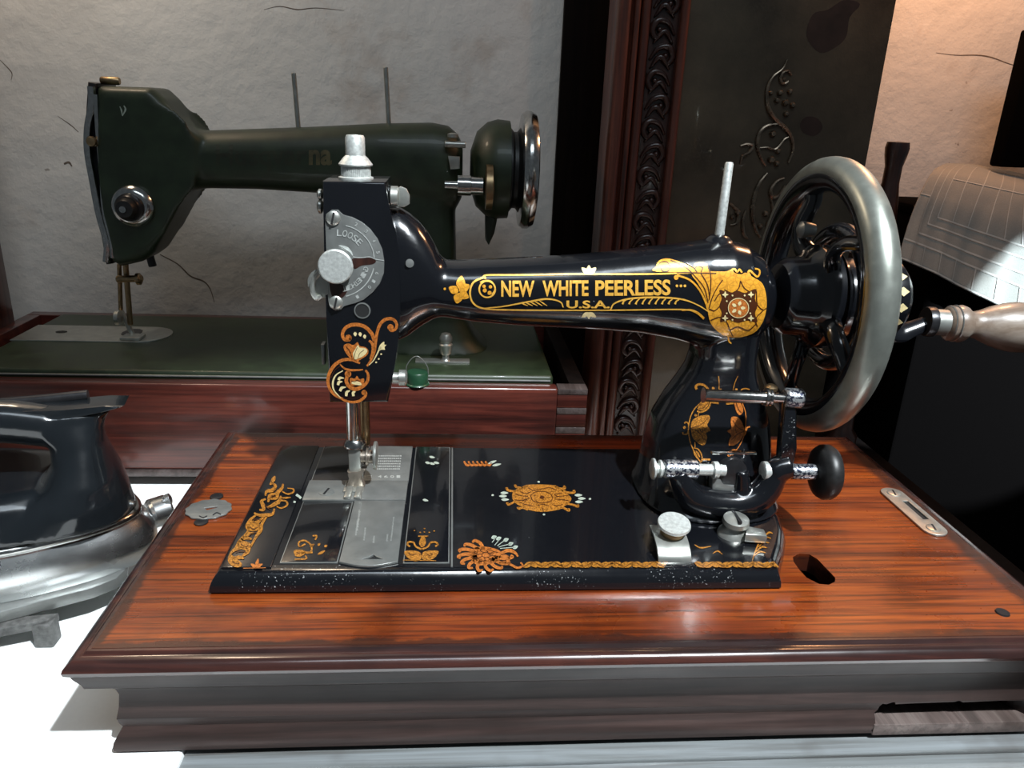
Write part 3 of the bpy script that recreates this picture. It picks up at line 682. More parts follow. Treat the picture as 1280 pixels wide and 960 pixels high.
# nose column that rises into the handle
secs = []
for z, u0, u1, hw in [(-.020, -.110, -.001, .044), (-.005, -.082, -.003, .041), (.010, -.054, -.0065, .034), (.022, -.047, -.0100, .027), (.034, -.047, -.0130, .021), (.044, -.058, -.0125, .017), (.051, -.075, -.010, .014), (.056, -.080, -.006, .012)]:
    secs.append([ip((u0 + u1) / 2 + q[0], z, q[1]) for q in superell(32, (u1 - u0) / 2, hw, 2.3)])
loft(bm, secs)
hp = catmull([ip(-.045, .046), ip(-.075, .052), ip(-.12, .0555), ip(-.17, .055), ip(-.205, .045), ip(-.22, .025), ip(-.222, .0), ip(-.222, -.015)], 6)
tube(bm, hp, .0145, 20, flat=1.15)
ib = remeshed('handle_body', bm, 0.0016, 8, 'bakelite', IR)
bm = bmesh.new()   # flared thumb rest at the front of the handle
tr_ = [ip(u, z) for u, z in [(-.075, .0545), (-.05, .0555), (-.028, .0550), (-.012, .0565), (.0000, .0600), (.0040, .0615), (-.008, .0620), (-.035, .0610), (-.075, .0625)]]
prism(bm, [p - sd * .011 for p in tr_], sd * .022, .0012); finish('thumb_rest', bm, 'bakelite', IR)
bm = bmesh.new(); tube(bm, catmull([ip(-.16, .068, .010), ip(-.10, .0615, .010), ip(-.06, .0615, .010), ip(-.022, .0635, .010)], 5), .0036, 12); finish('rest_ridge', bm, 'darkmetal', IR)
bm = bmesh.new(); cyl(bm, V((-0.100, 0.171, -0.046)), V((-0.088, 0.182, -0.046)), .012); lathe(bm, [(.004, 0), (.0045, .005), (.002, .006), (0, .006)], V((-0.089, 0.176, -0.036)), (1, .3, .3), 12); finish('terminal_block', bm, 'shell', IR)

# braided flex behind the iron
bm = bmesh.new(); cp = []
for k in range(90):
    a = k / 90 * 2 * math.pi * 1.9; r = 0.058 + 0.010 * math.sin(a * 1.3)
    cp.append(V((-0.262 + 1.25 * r * math.cos(a + .4), 0.250 + 0.30 * r * math.sin(a + .4) , TZ + 0.009 + 0.012 * (k / 90) + 0.006 * (1 + math.sin(a + .4)))))
tube(bm, cp, 0.0068, 12); tag(finish('braided_flex', bm, 'braid'), 'coiled brown braided flex on the white table behind the iron', 'cord')
bm = bmesh.new()
for k in range(2):
    secs = []
    for z, w_, y in ((TZ, .085, .0105), (TZ + .012, .083, .0120), (TZ + .028 - .006 * k, .074, .0095), (TZ + .040 - .010 * k, .055, .0055), (TZ + .044 - .010 * k, .035, .003)):
        secs.append([V((-.262 + q[0] * (1 + .04 * math.sin(9 * q[0] * 20 + k)), .283 - .024 * k * 0 + q[1] * (1 + .15 * math.sin(60 * q[0])), z)) for q in superell(40, w_, y, 2.6)])
    if k == 0: loft(bm, secs)
tag(finish('white_napkin', bm, 'white'), 'crumpled white cloth bundle behind the iron handle by the wooden box', 'cloth')
bm = bmesh.new(); lathe(bm, [(.006, 0)] + [(r, .004 + .0045 * k + dz) for k in range(8) for r, dz in ((.0075, 0), (.0095, .001), (.0095, .003), (.0075, .004))] + [(.005, .045)], (-0.175, 0.272, TZ + .030), (-.75, -.05, 0.42), 20)
tag(finish('ribbed_plug', bm, 'rubber'), 'black ribbed cord plug lying behind the iron handle', 'plug')

# ================================================================== wooden case
bm = bmesh.new(); box(bm, -0.55, -0.0085, -0.148, 0.036, TZ, -0.0698, 0.002, 3)
tag(finish('folded_sheet', bm, 'white'), 'folded white sheet under the front left corner of the wooden case', 'sheet')
ub = thing('stand_board', 'worn stepped wooden board under the front of the wooden case', 'board', (0.24, 0.05, TZ))
bm = bmesh.new(); box(bm, -0.008, 0.487, -0.036, 0.20, -0.0730, -0.0697, 0.0003); finish('riser', bm, 'darkwood', ub)  # shade of the gap under the case put into its near-black colour
bm = bmesh.new(); box(bm, -0.008, 0.488, -0.0520, 0.21, -0.0765, -0.0730, 0.0008); finish('upper_step', bm, 'oldboard' if 'oldboard' in M else 'endgrain', ub)
bm = bmesh.new(); box(bm, -0.008, 0.489, -0.0580, 0.22, TZ, -0.0765, 0.0008); finish('lower_step', bm, 'oldboard', ub)

cs = thing('wooden_case', 'polished mahogany sewing machine case base with dark moulded edges', 'case', (0.22, 0.09, -0.0695))
BX0, BX1, BY0, BY1 = -0.0445, 0.480, -0.0445, 0.2265
def ring_sweep(name, prof, mat, inner, x1=None):
    """moulding profile (offset outwards, z) carried round the four sides with mitres"""
    bm = bmesh.new(); P = list(prof) + [(inner, prof[-1][1]), (inner, prof[0][1])]
    cs_ = lambda o: [(BX0 - o, BY0 - o), (BX1 + o, BY0 - o), (BX1 + o, BY1 + o), (BX0 - o, BY1 + o)]
    rows = [[bm.verts.new((x, y, z)) for x, y in cs_(o)] for o, z in P]; n = len(rows)
    for i in range(n):
        for k in range(4): bm.faces.new((rows[i][k], rows[i][(k + 1) % 4], rows[(i + 1) % n][(k + 1) % 4], rows[(i + 1) % n][k]))
    return finish(name, bm, mat, cs, 28)
slot = [pt(x, y, 'z', 0.0) for x, y in ((991, 696), (999, 692), (1012, 693), (1022, 699), (1044, 722), (1044, 727), (1036, 731), (1024, 730), (1008, 722), (999, 712), (992, 702))]
slot = [(p.x, p.y) for p in slot]
holed('top_board', [(BX0, BY0), (BX1, BY0), (BX1, BY1), (BX0, BY1)], [slot], -0.0125, 0.0, 'top', cs)
ring_sweep('edge_moulding', [(0.0, -.0002), (.0018, -.0002), (.0030, -.0018), (.0040, -.0022), (.0060, -.0020), (.0085, -.0030), (.0102, -.0048), (.0108, -.0066), (.0104, -.0086), (.0090, -.0102)], 'nose', 0.0)
ring_sweep('cornice', [(.0084, -.0103), (.0076, -.0130), (.0052, -.0185), (.0046, -.0210)], 'moulding', -0.010)
ring_sweep('frieze', [(-.0010, -.0211), (-.0030, -.0222), (-.0032, -.0275), (-.0054, -.0300), (-.0064, -.0345), (-.0056, -.0420), (-.0042, -.0485)], 'moulding', -0.014)
def straight(name, prof, a, b, mat, left):   # moulding run along one side
    bm = bmesh.new(); n = len(prof)
    A = [bm.verts.new(a(o, z)) for o, z in prof]; B = [bm.verts.new(b(o, z)) for o, z in prof]
    for i in range(n): bm.faces.new((A[i], A[(i + 1) % n], B[(i + 1) % n], B[i]))
    bm.faces.new(A); bm.faces.new(B); return finish(name, bm, mat, cs, 28)
bp = [(-.0042, -.0486), (-.0048, -.0520), (-.0060, -.0552), (-.0052, -.0568), (-.0036, -.0590), (-.0018, -.0625), (-.0012, -.0655), (-.0016, -.0680), (-.0040, -.0695), (-.014, -.0695), (-.014, -.0486)]
BRK = 0.3795
straight('base_moulding', bp, lambda o, z: (BX0 - o, BY0 - o, z), lambda o, z: (BRK + (z + .0575) * 0.25 + 0.0015 * math.sin(z * 900), BY0 - o, z), 'moulding', 0)
straight('base_moulding', bp, lambda o, z: (BX0 - o, BY0 - o, z), lambda o, z: (BX0 - o, BY1 + o, z), 'moulding', 0)
straight('base_moulding', bp, lambda o, z: (0.4745, BY0 - o, z), lambda o, z: (BX1 + o, BY0 - o, z), 'moulding', 0)
straight('base_moulding', bp, lambda o, z: (BX1 + o, BY0 - o, z), lambda o, z: (BX1 + o, BY1 + o, z), 'moulding', 0)
straight('base_moulding', bp, lambda o, z: (BX0 - o, BY1 + o, z), lambda o, z: (BX1 + o, BY1 + o, z), 'moulding', 0)
bm = bmesh.new(); box(bm, BRK - .002, 0.4750, -0.0435, 0.20, -0.0695, -0.0618, 0.0008); finish('bare_ledge', bm, 'ledge', cs) if 'ledge' in M else finish('bare_ledge', bm, 'moulding', cs)
bm = bmesh.new(); box(bm, BX0 + .015, BRK - .004, BY0 + .016, BY1 - .015, -0.0693, -0.0618, 0); finish('bottom_board', bm, 'darkwood', cs)
# splintered lower edge of the frieze above the gap
bm = bmesh.new(); jag = [(0.379, -.0490), (0.384, -.0500), (0.389, -.0482), (0.3895, -.0502), (0.40, -.0498), (0.425, -.0494), (0.4275, -.0484), (0.43, -.0499), (0.452, -.0492), (0.4745, -.0497), (0.4745, -.0475), (0.379, -.0475)]
prism(bm, [V((x, BY0 + .0044, z)) for x, z in jag], (0, .006, 0)); finish('splintered_edge', bm, 'moulding', cs)
# key escutcheon, left
def disc_pts(c, pts): return [V((x, y, z)) for x, y, z in pts]
ec = pt(261, 638, 'z', 0.0)
op = []
for k in range(48):
    a = 2 * math.pi * k / 48; r = 1.0 + 0.035 * math.cos(a * 12)
    op.append((ec.x + 0.0148 * r * math.cos(a), ec.y + 0.0135 * r * math.sin(a)))
es = holed('lock_escutcheon', op, [[(ec.x - .0032, ec.y + .0012), (ec.x - .0005, ec.y - .0018), (ec.x + .0052, ec.y + .0016), (ec.x + .0048, ec.y + .0036)]], 0.0002, 0.0014, 'steel', cs, 0.0003)
for dy in (.0185, -.0165):
    bm = bmesh.new(); prism(bm, [V((ec.x + .0045 * math.cos(a / 12 * 6.283), ec.y + dy + .0048 * math.sin(a / 12 * 6.283), .0002)) for a in range(12)], (0, 0, .0009), .0002); finish('escutcheon_ear', bm, 'darkmetal', es)
d = Decal(on_plane('z', 0.0014, 1)); d.ribbon([(249, 645), (254, 647), (259, 645)], 1.2); d.ribbon([(266, 644), (271, 641), (276, 643)], 1.2); d.build('stamped_mark', 'darkmetal', es)
# strike plate at the right edge
lp = [pt(x, y, 'z', 0.0) for x, y in ((1108, 612), (1190, 668))]; a0, a1 = lp
cx = 0.4665; y0, y1 = 0.0585, 0.1280; hwid = 0.0085
opl = [(cx + hwid * math.cos(math.radians(a)), y1 - hwid + hwid * math.sin(math.radians(a))) for a in range(0, 181, 15)] + [(cx + hwid * math.cos(math.radians(a)), y0 + hwid + hwid * math.sin(math.radians(a))) for a in range(180, 361, 15)]
sp = holed('strike_plate', opl, [[(cx + .0005, 0.080), (cx + .0045, 0.080), (cx + .0045, 0.107), (cx + .0005, 0.107)]], 0.0002, 0.0016, 'strike', cs, 0.0003) if 'strike' in M else holed('strike_plate', opl, [[(cx + .0002, 0.080), (cx + .0045, 0.080), (cx + .0045, 0.107), (cx + .0002, 0.107)]], 0.0002, 0.0016, 'nickel', cs, 0.0003)
bm = bmesh.new(); box(bm, cx, cx + .0047, 0.0795, 0.1075, 0.0001, 0.0003); finish('bolt_hole', bm, 'black', sp)
for y in (0.0675, 0.1185):
    bm = bmesh.new(); sb = bmesh.new(); screw(bm, (cx, y, 0.0016), (0, 0, 1), .0048, .0010, sb); s_ = finish('screw', bm, 'nickel', sp); finish('screw_slot', sb, 'darkmetal', s_)
p = pt(1253, 766, 'z', 0); bm = bmesh.new(); lathe(bm, [(.0040, 0), (.0036, .0008), (0, .0010)], p, (0, 0, 1), 18); finish('plug_screw', bm, 'darkmetal', cs)
# black sheet added below the cord slot to keep it dark
bm = bmesh.new(); box(bm, 0.33, 0.42, -0.02, 0.06, -0.040, -0.036); finish('slot_backing', bm, 'black', cs)

# ================================================================== black sewing machine
BZ = 0.0125
sm = thing('black_sewing_machine', 'black hand-crank sewing machine with gold ornament in a wooden case', 'sewing machine', (0.17, 0.09, 0.0))
right = [(0.3300, 0.0), (0.3340, 0.012), (0.3430, 0.028), (0.3520, 0.046), (0.3575, 0.066), (0.3590, 0.085), (0.3580, 0.11), (0.3540, 0.14), (0.3480, 0.165), (0.340, 0.178)]
left = [(0.0, 0.178), (0.0, 0.0)]
loop = right + left
def inset(o):
    c = []
    n = len(loop)
    for i, p in enumerate(loop):
        a, b = V(loop[i - 1] + (0,)), V(loop[(i + 1) % n] + (0,)); q = V(p + (0,))
        n1 = (q - a).normalized(); n2 = (b - q).normalized(); k = V((-(n1.y + n2.y), n1.x + n2.x, 0)); k = k / max(0.3, (k.length ** 2 / 2))
        c.append(q + k * o)
    return c
bm = bmesh.new(); loft(bm, [[p + V((0, 0, z)) for p in inset(o)] for o, z in [(.001, .0002), (0, .0012), (.0003, .0045), (.0016, .0080), (.0034, .0106), (.0052, .0120), (.0070, BZ)]])
bed = finish('bed', bm, 'enamel_worn', sm, 50)
bm = bmesh.new(); box(bm, 0.012, 0.325, 0.010, 0.172, BZ - 0.001, BZ + 0.00005); finish('bed_top', bm, 'enamel', sm)
def plate(name, x0, x1, y0, y1, z0, z1, mat, bev=.0004):
    bm = bmesh.new(); box(bm, x0, x1, y0, y1, z0, z1, bev); return finish(name, bm, mat, sm)
def rimmed(name, x0, x1, y0, y1, mat, h=.0011, rim=.0006):   # plate whose worn bare edge shows
    o = plate(name, x0, x1, y0, y1, BZ, BZ + h, mat)
    bm = bmesh.new(); box(bm, x0 - rim, x1 + rim, y0 - rim, y1 + rim, BZ - .0002, BZ + h * .55, .0002); finish('bare_edge', bm, 'steel', o); return o
plate('border_strip', 0.0055, 0.0330, 0.0065, 0.1730, BZ - .0005, BZ + .0010, 'enamel', .0006)
rimmed('front_cover', 0.0375, 0.0690, 0.0120, 0.0835, 'enamel')
# front slide plate with rounded end and arrow notch
fs = [(0.0705, 0.0838), (0.0705, 0.0110)] + [(0.0705 + 0.0335 * k / 8, 0.0110 - 0.0045 * math.sin(math.pi * k / 8)) for k in range(1, 8)] + [(0.1040, 0.0110), (0.1040, 0.0838)]
nx = 0.0893; ny = 0.0132
slp = holed('slide_plate', fs, [[(nx - .0062, ny), (nx + .0062, ny), (nx + .0022, ny + .0024), (nx, ny + .0050), (nx - .0022, ny + .0024)]], BZ, BZ + .0016, 'steel', sm, .0003)
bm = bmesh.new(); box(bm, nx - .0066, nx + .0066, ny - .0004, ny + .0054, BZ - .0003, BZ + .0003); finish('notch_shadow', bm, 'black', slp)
npl = plate('needle_plate', 0.0362, 0.1042, 0.0848, 0.1130, BZ, BZ + .0018, 'steel')
rsp = plate('rear_slide_plate', 0.0725, 0.1045, 0.1138, 0.1720, BZ, BZ + .0014, 'steel')
rimmed('rear_cover', 0.0375, 0.0710, 0.1140, 0.1720, 'enamel')
rimmed('side_cover', 0.1075, 0.1330, 0.0110, 0.1720, 'enamel', .0010)
plate('bare_seam', 0.1345, 0.1356, 0.0068, 0.1725, BZ - .0003, BZ + .0004, 'steel', .0001)
bm = bmesh.new(); sb = bmesh.new(); p = pt(408, 615, 'z', BZ + .0018); screw(bm, p, (0, 0, 1), .0052, .0007, sb); s_ = finish('plate_screw', bm, 'steel', npl); finish('screw_slot', sb, 'darkmetal', s_)
# stamped lettering on the slide plates
d = Decal(on_plane('z', BZ + .0014, 1)); Zk = Z(340, 530, 4.923)
for r in range(6):
    for c in range(13):
        (x, y), = Zk((648 - r * 2 + c * 12, 198 + r * 16)); d.fill([(x - .8, y - .9), (x + .8, y - .9), (x + .9, y + .6), (x - .7, y + .7)], 1, False)
for c, tx in enumerate('4601'):
    (x, y), = Zk((662 + c * 38, 332)); d.text(tx, x - 2, x + 2.6, y, y - 3.2, .02)
(x, y), = Zk((585, 330)); d.fill([(x, y - 2.4), (x + 6, y - 2.4), (x + 6, y - 1.7), (x, y - 1.7)], 1, False); d.fill([(x, y - .8), (x + 6, y - .8), (x + 6, y - .1), (x, y - .1)], 1, False); d.build('stamped_lettering', 'pale_metal', rsp)
d = Decal(on_plane('z', BZ + .0016, 1))
for (x, y, w, h) in [(540, 530, 3, 26), (528, 590, 3, 20), (575, 640, 2.4, 16), (750, 575, 2.4, 30), (630, 690, 3.2, 9), (712, 680, 2.6, 9)]:
    (a, b), = Zk((x, y))
    for q in range(int(h)): d.fill([(a - w / 2 - q * .12, b + q), (a + w / 2 * random.random() - q * .12, b + q), (a + w / 2 * random.random() - q * .12, b + q + .45), (a - w / 2 * random.random() - q * .12, b + q + .45)], 1, False)
d.build('stamped_lettering', 'pale_metal', slp)

# ---- casting: arm and pillar fused
AY = 0.112
bm = bmesh.new(); secs = []
for x, zt_, zb_, ry in [(.0945, .2040, .117, .0205), (.100, .2030, .1180, .0210), (.106, .1995, .1215, .0215), (.112, .1945, .1265, .0215), (.117, .1885, .1300, .0212), (.1215, .1810, .1328, .0210), (.1250, .1735, .1342, .0205), (.1285, .1705, .1345, .0205), (.135, .1702, .1335, .0208), (.150, .1712, .1315, .0212),
                       (.175, .1730, .1298, .0218), (.205, .1752, .1289, .0224), (.232, .1782, .1279, .0232), (.258, .1820, .1262, .0244), (.280, .1852, .1225, .0262), (.296, .1878, .1185, .0280), (.310, .1885, .1165, .0290), (.322, .1860, .1175, .0285), (.332, .1800, .1215, .0265), (.339, .1715, .1290, .0225), (.3425, .1630, .1370, .017)]:
    secs.append([V((x, AY + q[0], (zt_ + zb_) / 2 + q[1])) for q in superell(48, ry, (zt_ - zb_) / 2, 2.35)])
loft(bm, secs)
secs = []
for z, cx_, rx, ry, cy in [(.0135, .313, .0490, .0520, .104), (.018, .313, .0470, .0490, .105), (.025, .313, .0455, .0440, .106), (.036, .313, .0445, .0380, .108), (.052, .3135, .0430, .0330, .110), (.066, .3140, .0400, .0300, .111), (.080, .3150, .0340, .0270, .112), (.092, .3160, .0275, .0250, .112), (.102, .3168, .0230, .0235, .112), (.112, .3172, .0212, .0230, .112), (.124, .3172, .0215, .0235, .112), (.140, .3168, .024, .025, .112)]:
    secs.append([V((cx_ + q[0], cy + q[1], z)) for q in superell(48, rx, ry, 2.6)])
loft(bm, secs)
# boss under the spool pin
lathe(bm, [(.016, -.012), (.0125, -.002), (.0090, .0015), (.006, .0045), (.0035, .0055)], V((.3045, AY, .1865)), (0, 0, 1), 28)
body = remeshed('arm_casting', bm, 0.00115, 6, 'enamel', sm)
bmap = on_mesh(body)
# ---- head box
HY = 0.0900
hd = [pt(x, y, 'y', HY) for x, y in ((403, 226.5), (482, 227.5), (485, 250), (489, 270), (495, 290), (499, 320), (500, 360), (500, 395), (498, 425), (493, 460), (485, 503), (412, 503.5), (408, 400), (405, 310))]
bm = bmesh.new(); prism(bm, hd, (0, 0.042, 0), .0016, 3); head_o = finish('head', bm, 'enamel', sm, 35)
Zh = Z(370, 320, 5.333)
hmap = on_plane('y', HY, -1)
def hp3(x, y, dy=0.0): return pt(x, y, 'y', HY - dy)
# tension dial
td = [(406.5, 275), (408, 267), (415, 262), (423, 262), (428, 268.5), (440, 271), (452, 277), (463, 286), (472, 298), (478, 311), (480.5, 326), (480, 341), (475, 354), (466, 365), (455, 374), (443, 379), (430, 381.5), (427, 386.5), (420, 388), (413, 384), (410.5, 376), (409, 330)]
bm = bmesh.new(); prism(bm, [hp3(x, y) for x, y in td], (0, -.0012, 0), .0003); dial = finish('tension_dial', bm, 'dial', sm) if 'dial' in M else finish('tension_dial', bm, 'steel', sm)
kc = hp3(421, 331, .001)
def arc_px(r, a0, a1, n=16, cx_=423, cy_=326): return [(cx_ + r * math.cos(math.radians(a0 + (a1 - a0) * k / n)), cy_ + r * math.sin(math.radians(a0 + (a1 - a0) * k / n))) for k in range(n + 1)]
dm = on_plane('y', HY - .0012, -1)
d = Decal(dm); d.ribbon(arc_px(45, -78, -4), 1.3, 2); d.ribbon(arc_px(45, 12, 78), 1.3, 2)
d.ribbon(arc_px(19, -88, -20), (1, 4, 1), 2); d.ribbon([(441, 321), (450, 322), (462, 321), (470, 324), (480, 325.5)], 1.1)
def arc_text(body, r, a0, a1, size, inward=True):
    for k, chx in enumerate(body):
        a = math.radians(a0 + (a1 - a0) * k / max(1, len(body) - 1)); cx_, cy_ = 423 + r * math.cos(a), 326 + r * math.sin(a)
        q = Decal(lambda *_: None); q.text(chx, -size * .36, size * .36, size / 2, -size / 2, .012); rot = a + math.pi / 2
        vm = {v: d.bm.verts.new((cx_ + v.co.x * math.cos(rot) - v.co.y * math.sin(rot), cy_ + v.co.x * math.sin(rot) + v.co.y * math.cos(rot), 0)) for v in q.bm.verts}
        for f in q.bm.faces: d.bm.faces.new([vm[v] for v in f.verts])
        q.bm.free()
arc_text('LOOSE', 35.5, -88, -42, 8.5)
arc_text('TIGHTENING', 36, 78, 16, 6.5)
arc_text('2345', 51, -64, -12, 4.5); arc_text('61', 51, 18, 30, 4.5); arc_text('01', 51, 40, 62, 4.5)
d.build('raised_lettering', 'pale_metal', dial, 1)
d = Decal(dm); d.fill([(440, 324), (452, 323), (463, 322.5), (470, 326), (466, 330), (452, 332), (443, 336)], 4); d.fill([(412, 352), (424, 354), (434, 362), (428, 372), (416, 372)], 4); d.build('grime_and_shade', 'grime_and_shade' if 'grime_and_shade' in M else 'turned', dial)  # grime plus the shade beside the knob, painted as dark fills
for x, y in ((416.5, 272.5), (420, 378)):
    bm = bmesh.new(); sb = bmesh.new(); screw(bm, hp3(x, y, .0012), (0, -1, 0), .0042, .0020, sb); s_ = finish('dial_screw', bm, 'nickel', dial); finish('screw_slot', sb, 'black', s_)
bm = bmesh.new(); lathe(bm, [(.004, 0), (.004, .003), (.0098, .0032), (.0103, .0042), (.0103, .0062), (.0095, .0070), (0, .0072)], kc, (0, -1, 0), 40); kn = finish('tension_knob', bm, 'pale_metal', sm)
bm = bmesh.new(); lathe(bm, [(.003, 0), (.0085, .0005), (.0090, .0018), (.0060, .0022)], hp3(404, 353, -.002), (0, -1, 0), 28); finish('tension_disc', bm, 'nickel', sm)
bm = bmesh.new(); tube(bm, catmull([hp3(401, 338, .001), hp3(392, 350, .001), hp3(391, 365, .001), hp3(396, 373, .001), hp3(402, 370, .001)], 6), .0016, 8); finish('check_spring', bm, 'nickel', sm)
# oil hole, side fittings
bm = bmesh.new(); lathe(bm, [(.0050, .0001), (.0050, .0009), (.0043, .0010), (.0043, .0003)], hp3(453, 388), (0, -1, 0), 24); oh = finish('hole_rim', bm, 'steel', sm)
bm = bmesh.new(); lathe(bm, [(.0044, .0001), (.0044, .0006), (0, .0006)], hp3(453, 388), (0, -1, 0), 24); finish('hole', bm, 'black', oh)
for y, r in ((243, .0032), (258, .0042)):
    bm = bmesh.new(); lathe(bm, [(r * .6, -.001), (r, 0), (r, .0015), (r * .5, .0026), (0, .0028)], hp3(402, y, -.012), (-1, 0, 0), 18); finish('side_screw', bm, 'nickel', sm)
bm = bmesh.new(); prism(bm, [hp3(x, y, -.010) for x, y in ((401, 431), (405, 431), (406, 456), (402.5, 456))], (0, .008, 0), .0003); finish('face_clip', bm, 'steel', sm)
p = hp3(487, 246, -.012); bm = bmesh.new(); lathe(bm, [(.0045, 0), (.0065, .001), (.0065, .005), (.0045, .006)], p, (1, 0, 0), 24); finish('thread_post', bm, 'nickel', sm)
bm = bmesh.new(); prism(bm, [hp3(x, y, -.010) for x, y in ((494, 236), (501, 233), (508, 236), (512, 244), (512, 255), (505, 259), (496, 259))], (0, .0025, 0), .0005); finish('thread_guide', bm, 'nickel', sm)
p = hp3(497, 472, -.004); bm = bmesh.new(); lathe(bm, [(.0035, -.003), (.0035, .001), (.0052, .001), (.0052, .005), (.0042, .006), (0, .006)], p, (1, 0, 0), 22); finish('thumb_screw', bm, 'nickel', sm)
p = bmap(512, 329, 0); bm = bmesh.new(); lathe(bm, [(.0026, -.0005), (.0026, .0006), (.0010, .0008), (0, .0008)], p, (0.3, -1, .1), 16); finish('oil_hole', bm, 'steel', sm)
# presser-bar knob on top
bm = bmesh.new(); p = V((hp3(445, 220, -.020).x, HY + .020, 0.2192)); lathe(bm, [(.0105, -.001), (.0105, .0008), (.0095, .0012), (.0085, .0014), (.0085, .0072), (.0100, .0076), (.0102, .0084), (.0075, .0118), (.0058, .0135), (.0058, .0235), (.0050, .0250), (0, .0254)], p, (0, 0, 1), 40); tk = finish('presser_knob', bm, 'pale_metal', sm)
bm = bmesh.new()
for k in range(48):
    a = 2 * math.pi * k / 48; tube(bm, [p + V((.0086 * math.cos(a), .0086 * math.sin(a), .0016)), p + V((.0086 * math.cos(a), .0086 * math.sin(a), .0070))], .00035, 4)
finish('knurling', bm, 'pale_metal', tk)
# needle bar, presser bar and foot
NX, NY = 0.0702, 0.110
bm = bmesh.new(); cyl(bm, (NX - .0022, NY - .004, .0485), (NX - .0022, NY - .004, .090), .0042, 20); finish('presser_bar', bm, 'chrome', sm)
bm = bmesh.new(); cyl(bm, (NX + .0048, NY + .006, .040), (NX + .0048, NY + .006, .090), .0034, 20); finish('needle_bar', bm, 'brass', sm)
pb = V((NX - .0012, NY - .004, 0))
bm = bmesh.new(); lathe(bm, [(.0060, .0430), (.0075, .0440), (.0075, .0462), (.0052, .0490)], (pb.x, pb.y, 0), (0, 0, 1), 24); finish('collar', bm, 'chrome', sm)
bm = bmesh.new(); box(bm, pb.x - .0040, pb.x + .0042, pb.y - .0050, pb.y + .004, .0235, .0432, .0012); ft = finish('foot_block', bm, 'nickel', sm)
bm = bmesh.new(); lathe(bm, [(.004, 0), (.004, .0035), (.0062, .0036), (.0062, .0050), (.0045, .0052), (.0045, .0085), (.003, .009)], V((pb.x + .0040, pb.y - .001, .036)), (1, 0, 0), 22); finish('foot_screw', bm, 'foot', ft)
bm = bmesh.new(); lathe(bm, [(.0020, 0), (.0095, .0002), (.0098, .001), (.0098, .0020), (.009, .0025), (0, .003)], V((pb.x + .0125, pb.y - .001, .037)), (1, 0, 0), 28); finish('foot_screw_head', bm, 'nickel', ft)
bm = bmesh.new(); prism(bm, [V((pb.x + a, pb.y - .006, z)) for a, z in ((-.0050, .0270), (-.0040, .0250), (-.0032, .0220), (-.0045, .0180), (-.0060, .0170), (-.0065, .0155), (.0065, .0155), (.0062, .0175), (.0045, .0190), (.0035, .0220), (.0048, .0255), (.0080, .0290), (.0060, .0290), (.0020, .0265))], (0, .006, 0), .0006); finish('presser_foot', bm, 'foot', ft)
for a in (-.0058, .0010):
    bm = bmesh.new(); box(bm, pb.x + a, pb.x + a + .0048, pb.y - .0215, pb.y - .002, BZ + .0019, BZ + .0040, .0008); finish('foot_toe', bm, 'nickel', ft)
bm = bmesh.new(); box(bm, pb.x - .0075, pb.x + .0062, pb.y - .0115, pb.y + .004, BZ + .0018, BZ + .0030, .0006); finish('foot_sole', bm, 'nickel', ft)
bm = bmesh.new(); lathe(bm, [(.0009, 0), (.0009, .018), (.0006, .027)], (NX + .0030, NY - .002, .041), (0, 0, -1), 10); finish('needle', bm, 'chrome', sm)
# spool pin
bm = bmesh.new(); a = V((.3045, AY, .188)); lathe(bm, [(.0034, 0), (.0030, .006), (.0027, .0475), (.0022, .0485), (0, .0487)], a, (0.01, 0, 1), 18); finish('spool_pin', bm, 'pale_metal', sm)

# ---- hand wheel and crank
WC = V((0.3725, 0.106, 0.1535)); RR = 0.0795
bm = bmesh.new(); lathe(bm, [(.0, -.026), (.021, -.026), (.025, -.022), (.0265, -.012), (.030, -.008), (.034, -.004), (.034, .006), (.030, .010), (.012, .012), (0, .012)], WC, (1, 0, 0), 48); wheel = finish('hand_wheel', bm, 'enamel', sm)
def torus(bm, c, R, r, n=96, m=20, sx=1.0, sr=1.0):
    pr = [(R + sr * r * math.cos(2 * math.pi * k / m), sx * r * math.sin(2 * math.pi * k / m)) for k in range(m + 1)]
    rings = [[bm.verts.new(V((c.x + h, c.y + rad * math.cos(2 * math.pi * j / n), c.z + rad * math.sin(2 * math.pi * j / n)))) for j in range(n)] for rad, h in pr[:-1]]
    for i in range(m):
        for j in range(n): bm.faces.new((rings[i][j], rings[i][(j + 1) % n], rings[(i + 1) % m][(j + 1) % n], rings[(i + 1) % m][j]))
bm = bmesh.new(); torus(bm, WC, RR, .0098); finish('rim', bm, 'rim' if 'rim' in M else 'nickel', wheel)
bm = bmesh.new(); torus(bm, WC, RR - .0024, .0098, 96, 18, 1.0, 1.0); finish('inner_rim', bm, 'enamel', wheel)
bm = bmesh.new(); torus(bm, WC + V((.012, 0, 0)), .0430, .0058, 72, 12, 1.0, 1.0); finish('friction_ring', bm, 'enamel_worn', wheel)
for k in range(5):
    a = math.radians(62 + 72 * k); ca, sa = math.cos(a), math.sin(a); er = V((0, ca, sa)); et = V((0, -sa, ca))
    P = catmull([WC + er * .027 + et * .000, WC + er * .038 - et * .006 + V((-.004, 0, 0)), WC + er * .052 - et * .004 + V((-.004, 0, 0)), WC + er * .064 + et * .004, WC + er * .0745 + et * .006], 5)
    bm = bmesh.new(); tube(bm, P, [.0075, .0074, .0072, .007, .0068, .0066, .0064, .0062, .006, .006, .0058, .0058, .0056, .0056, .0056, .0056, .0058, .006, .0062, .0066, .007][:len(P)], 12, flat=.7); finish('spoke', bm, 'enamel', wheel)
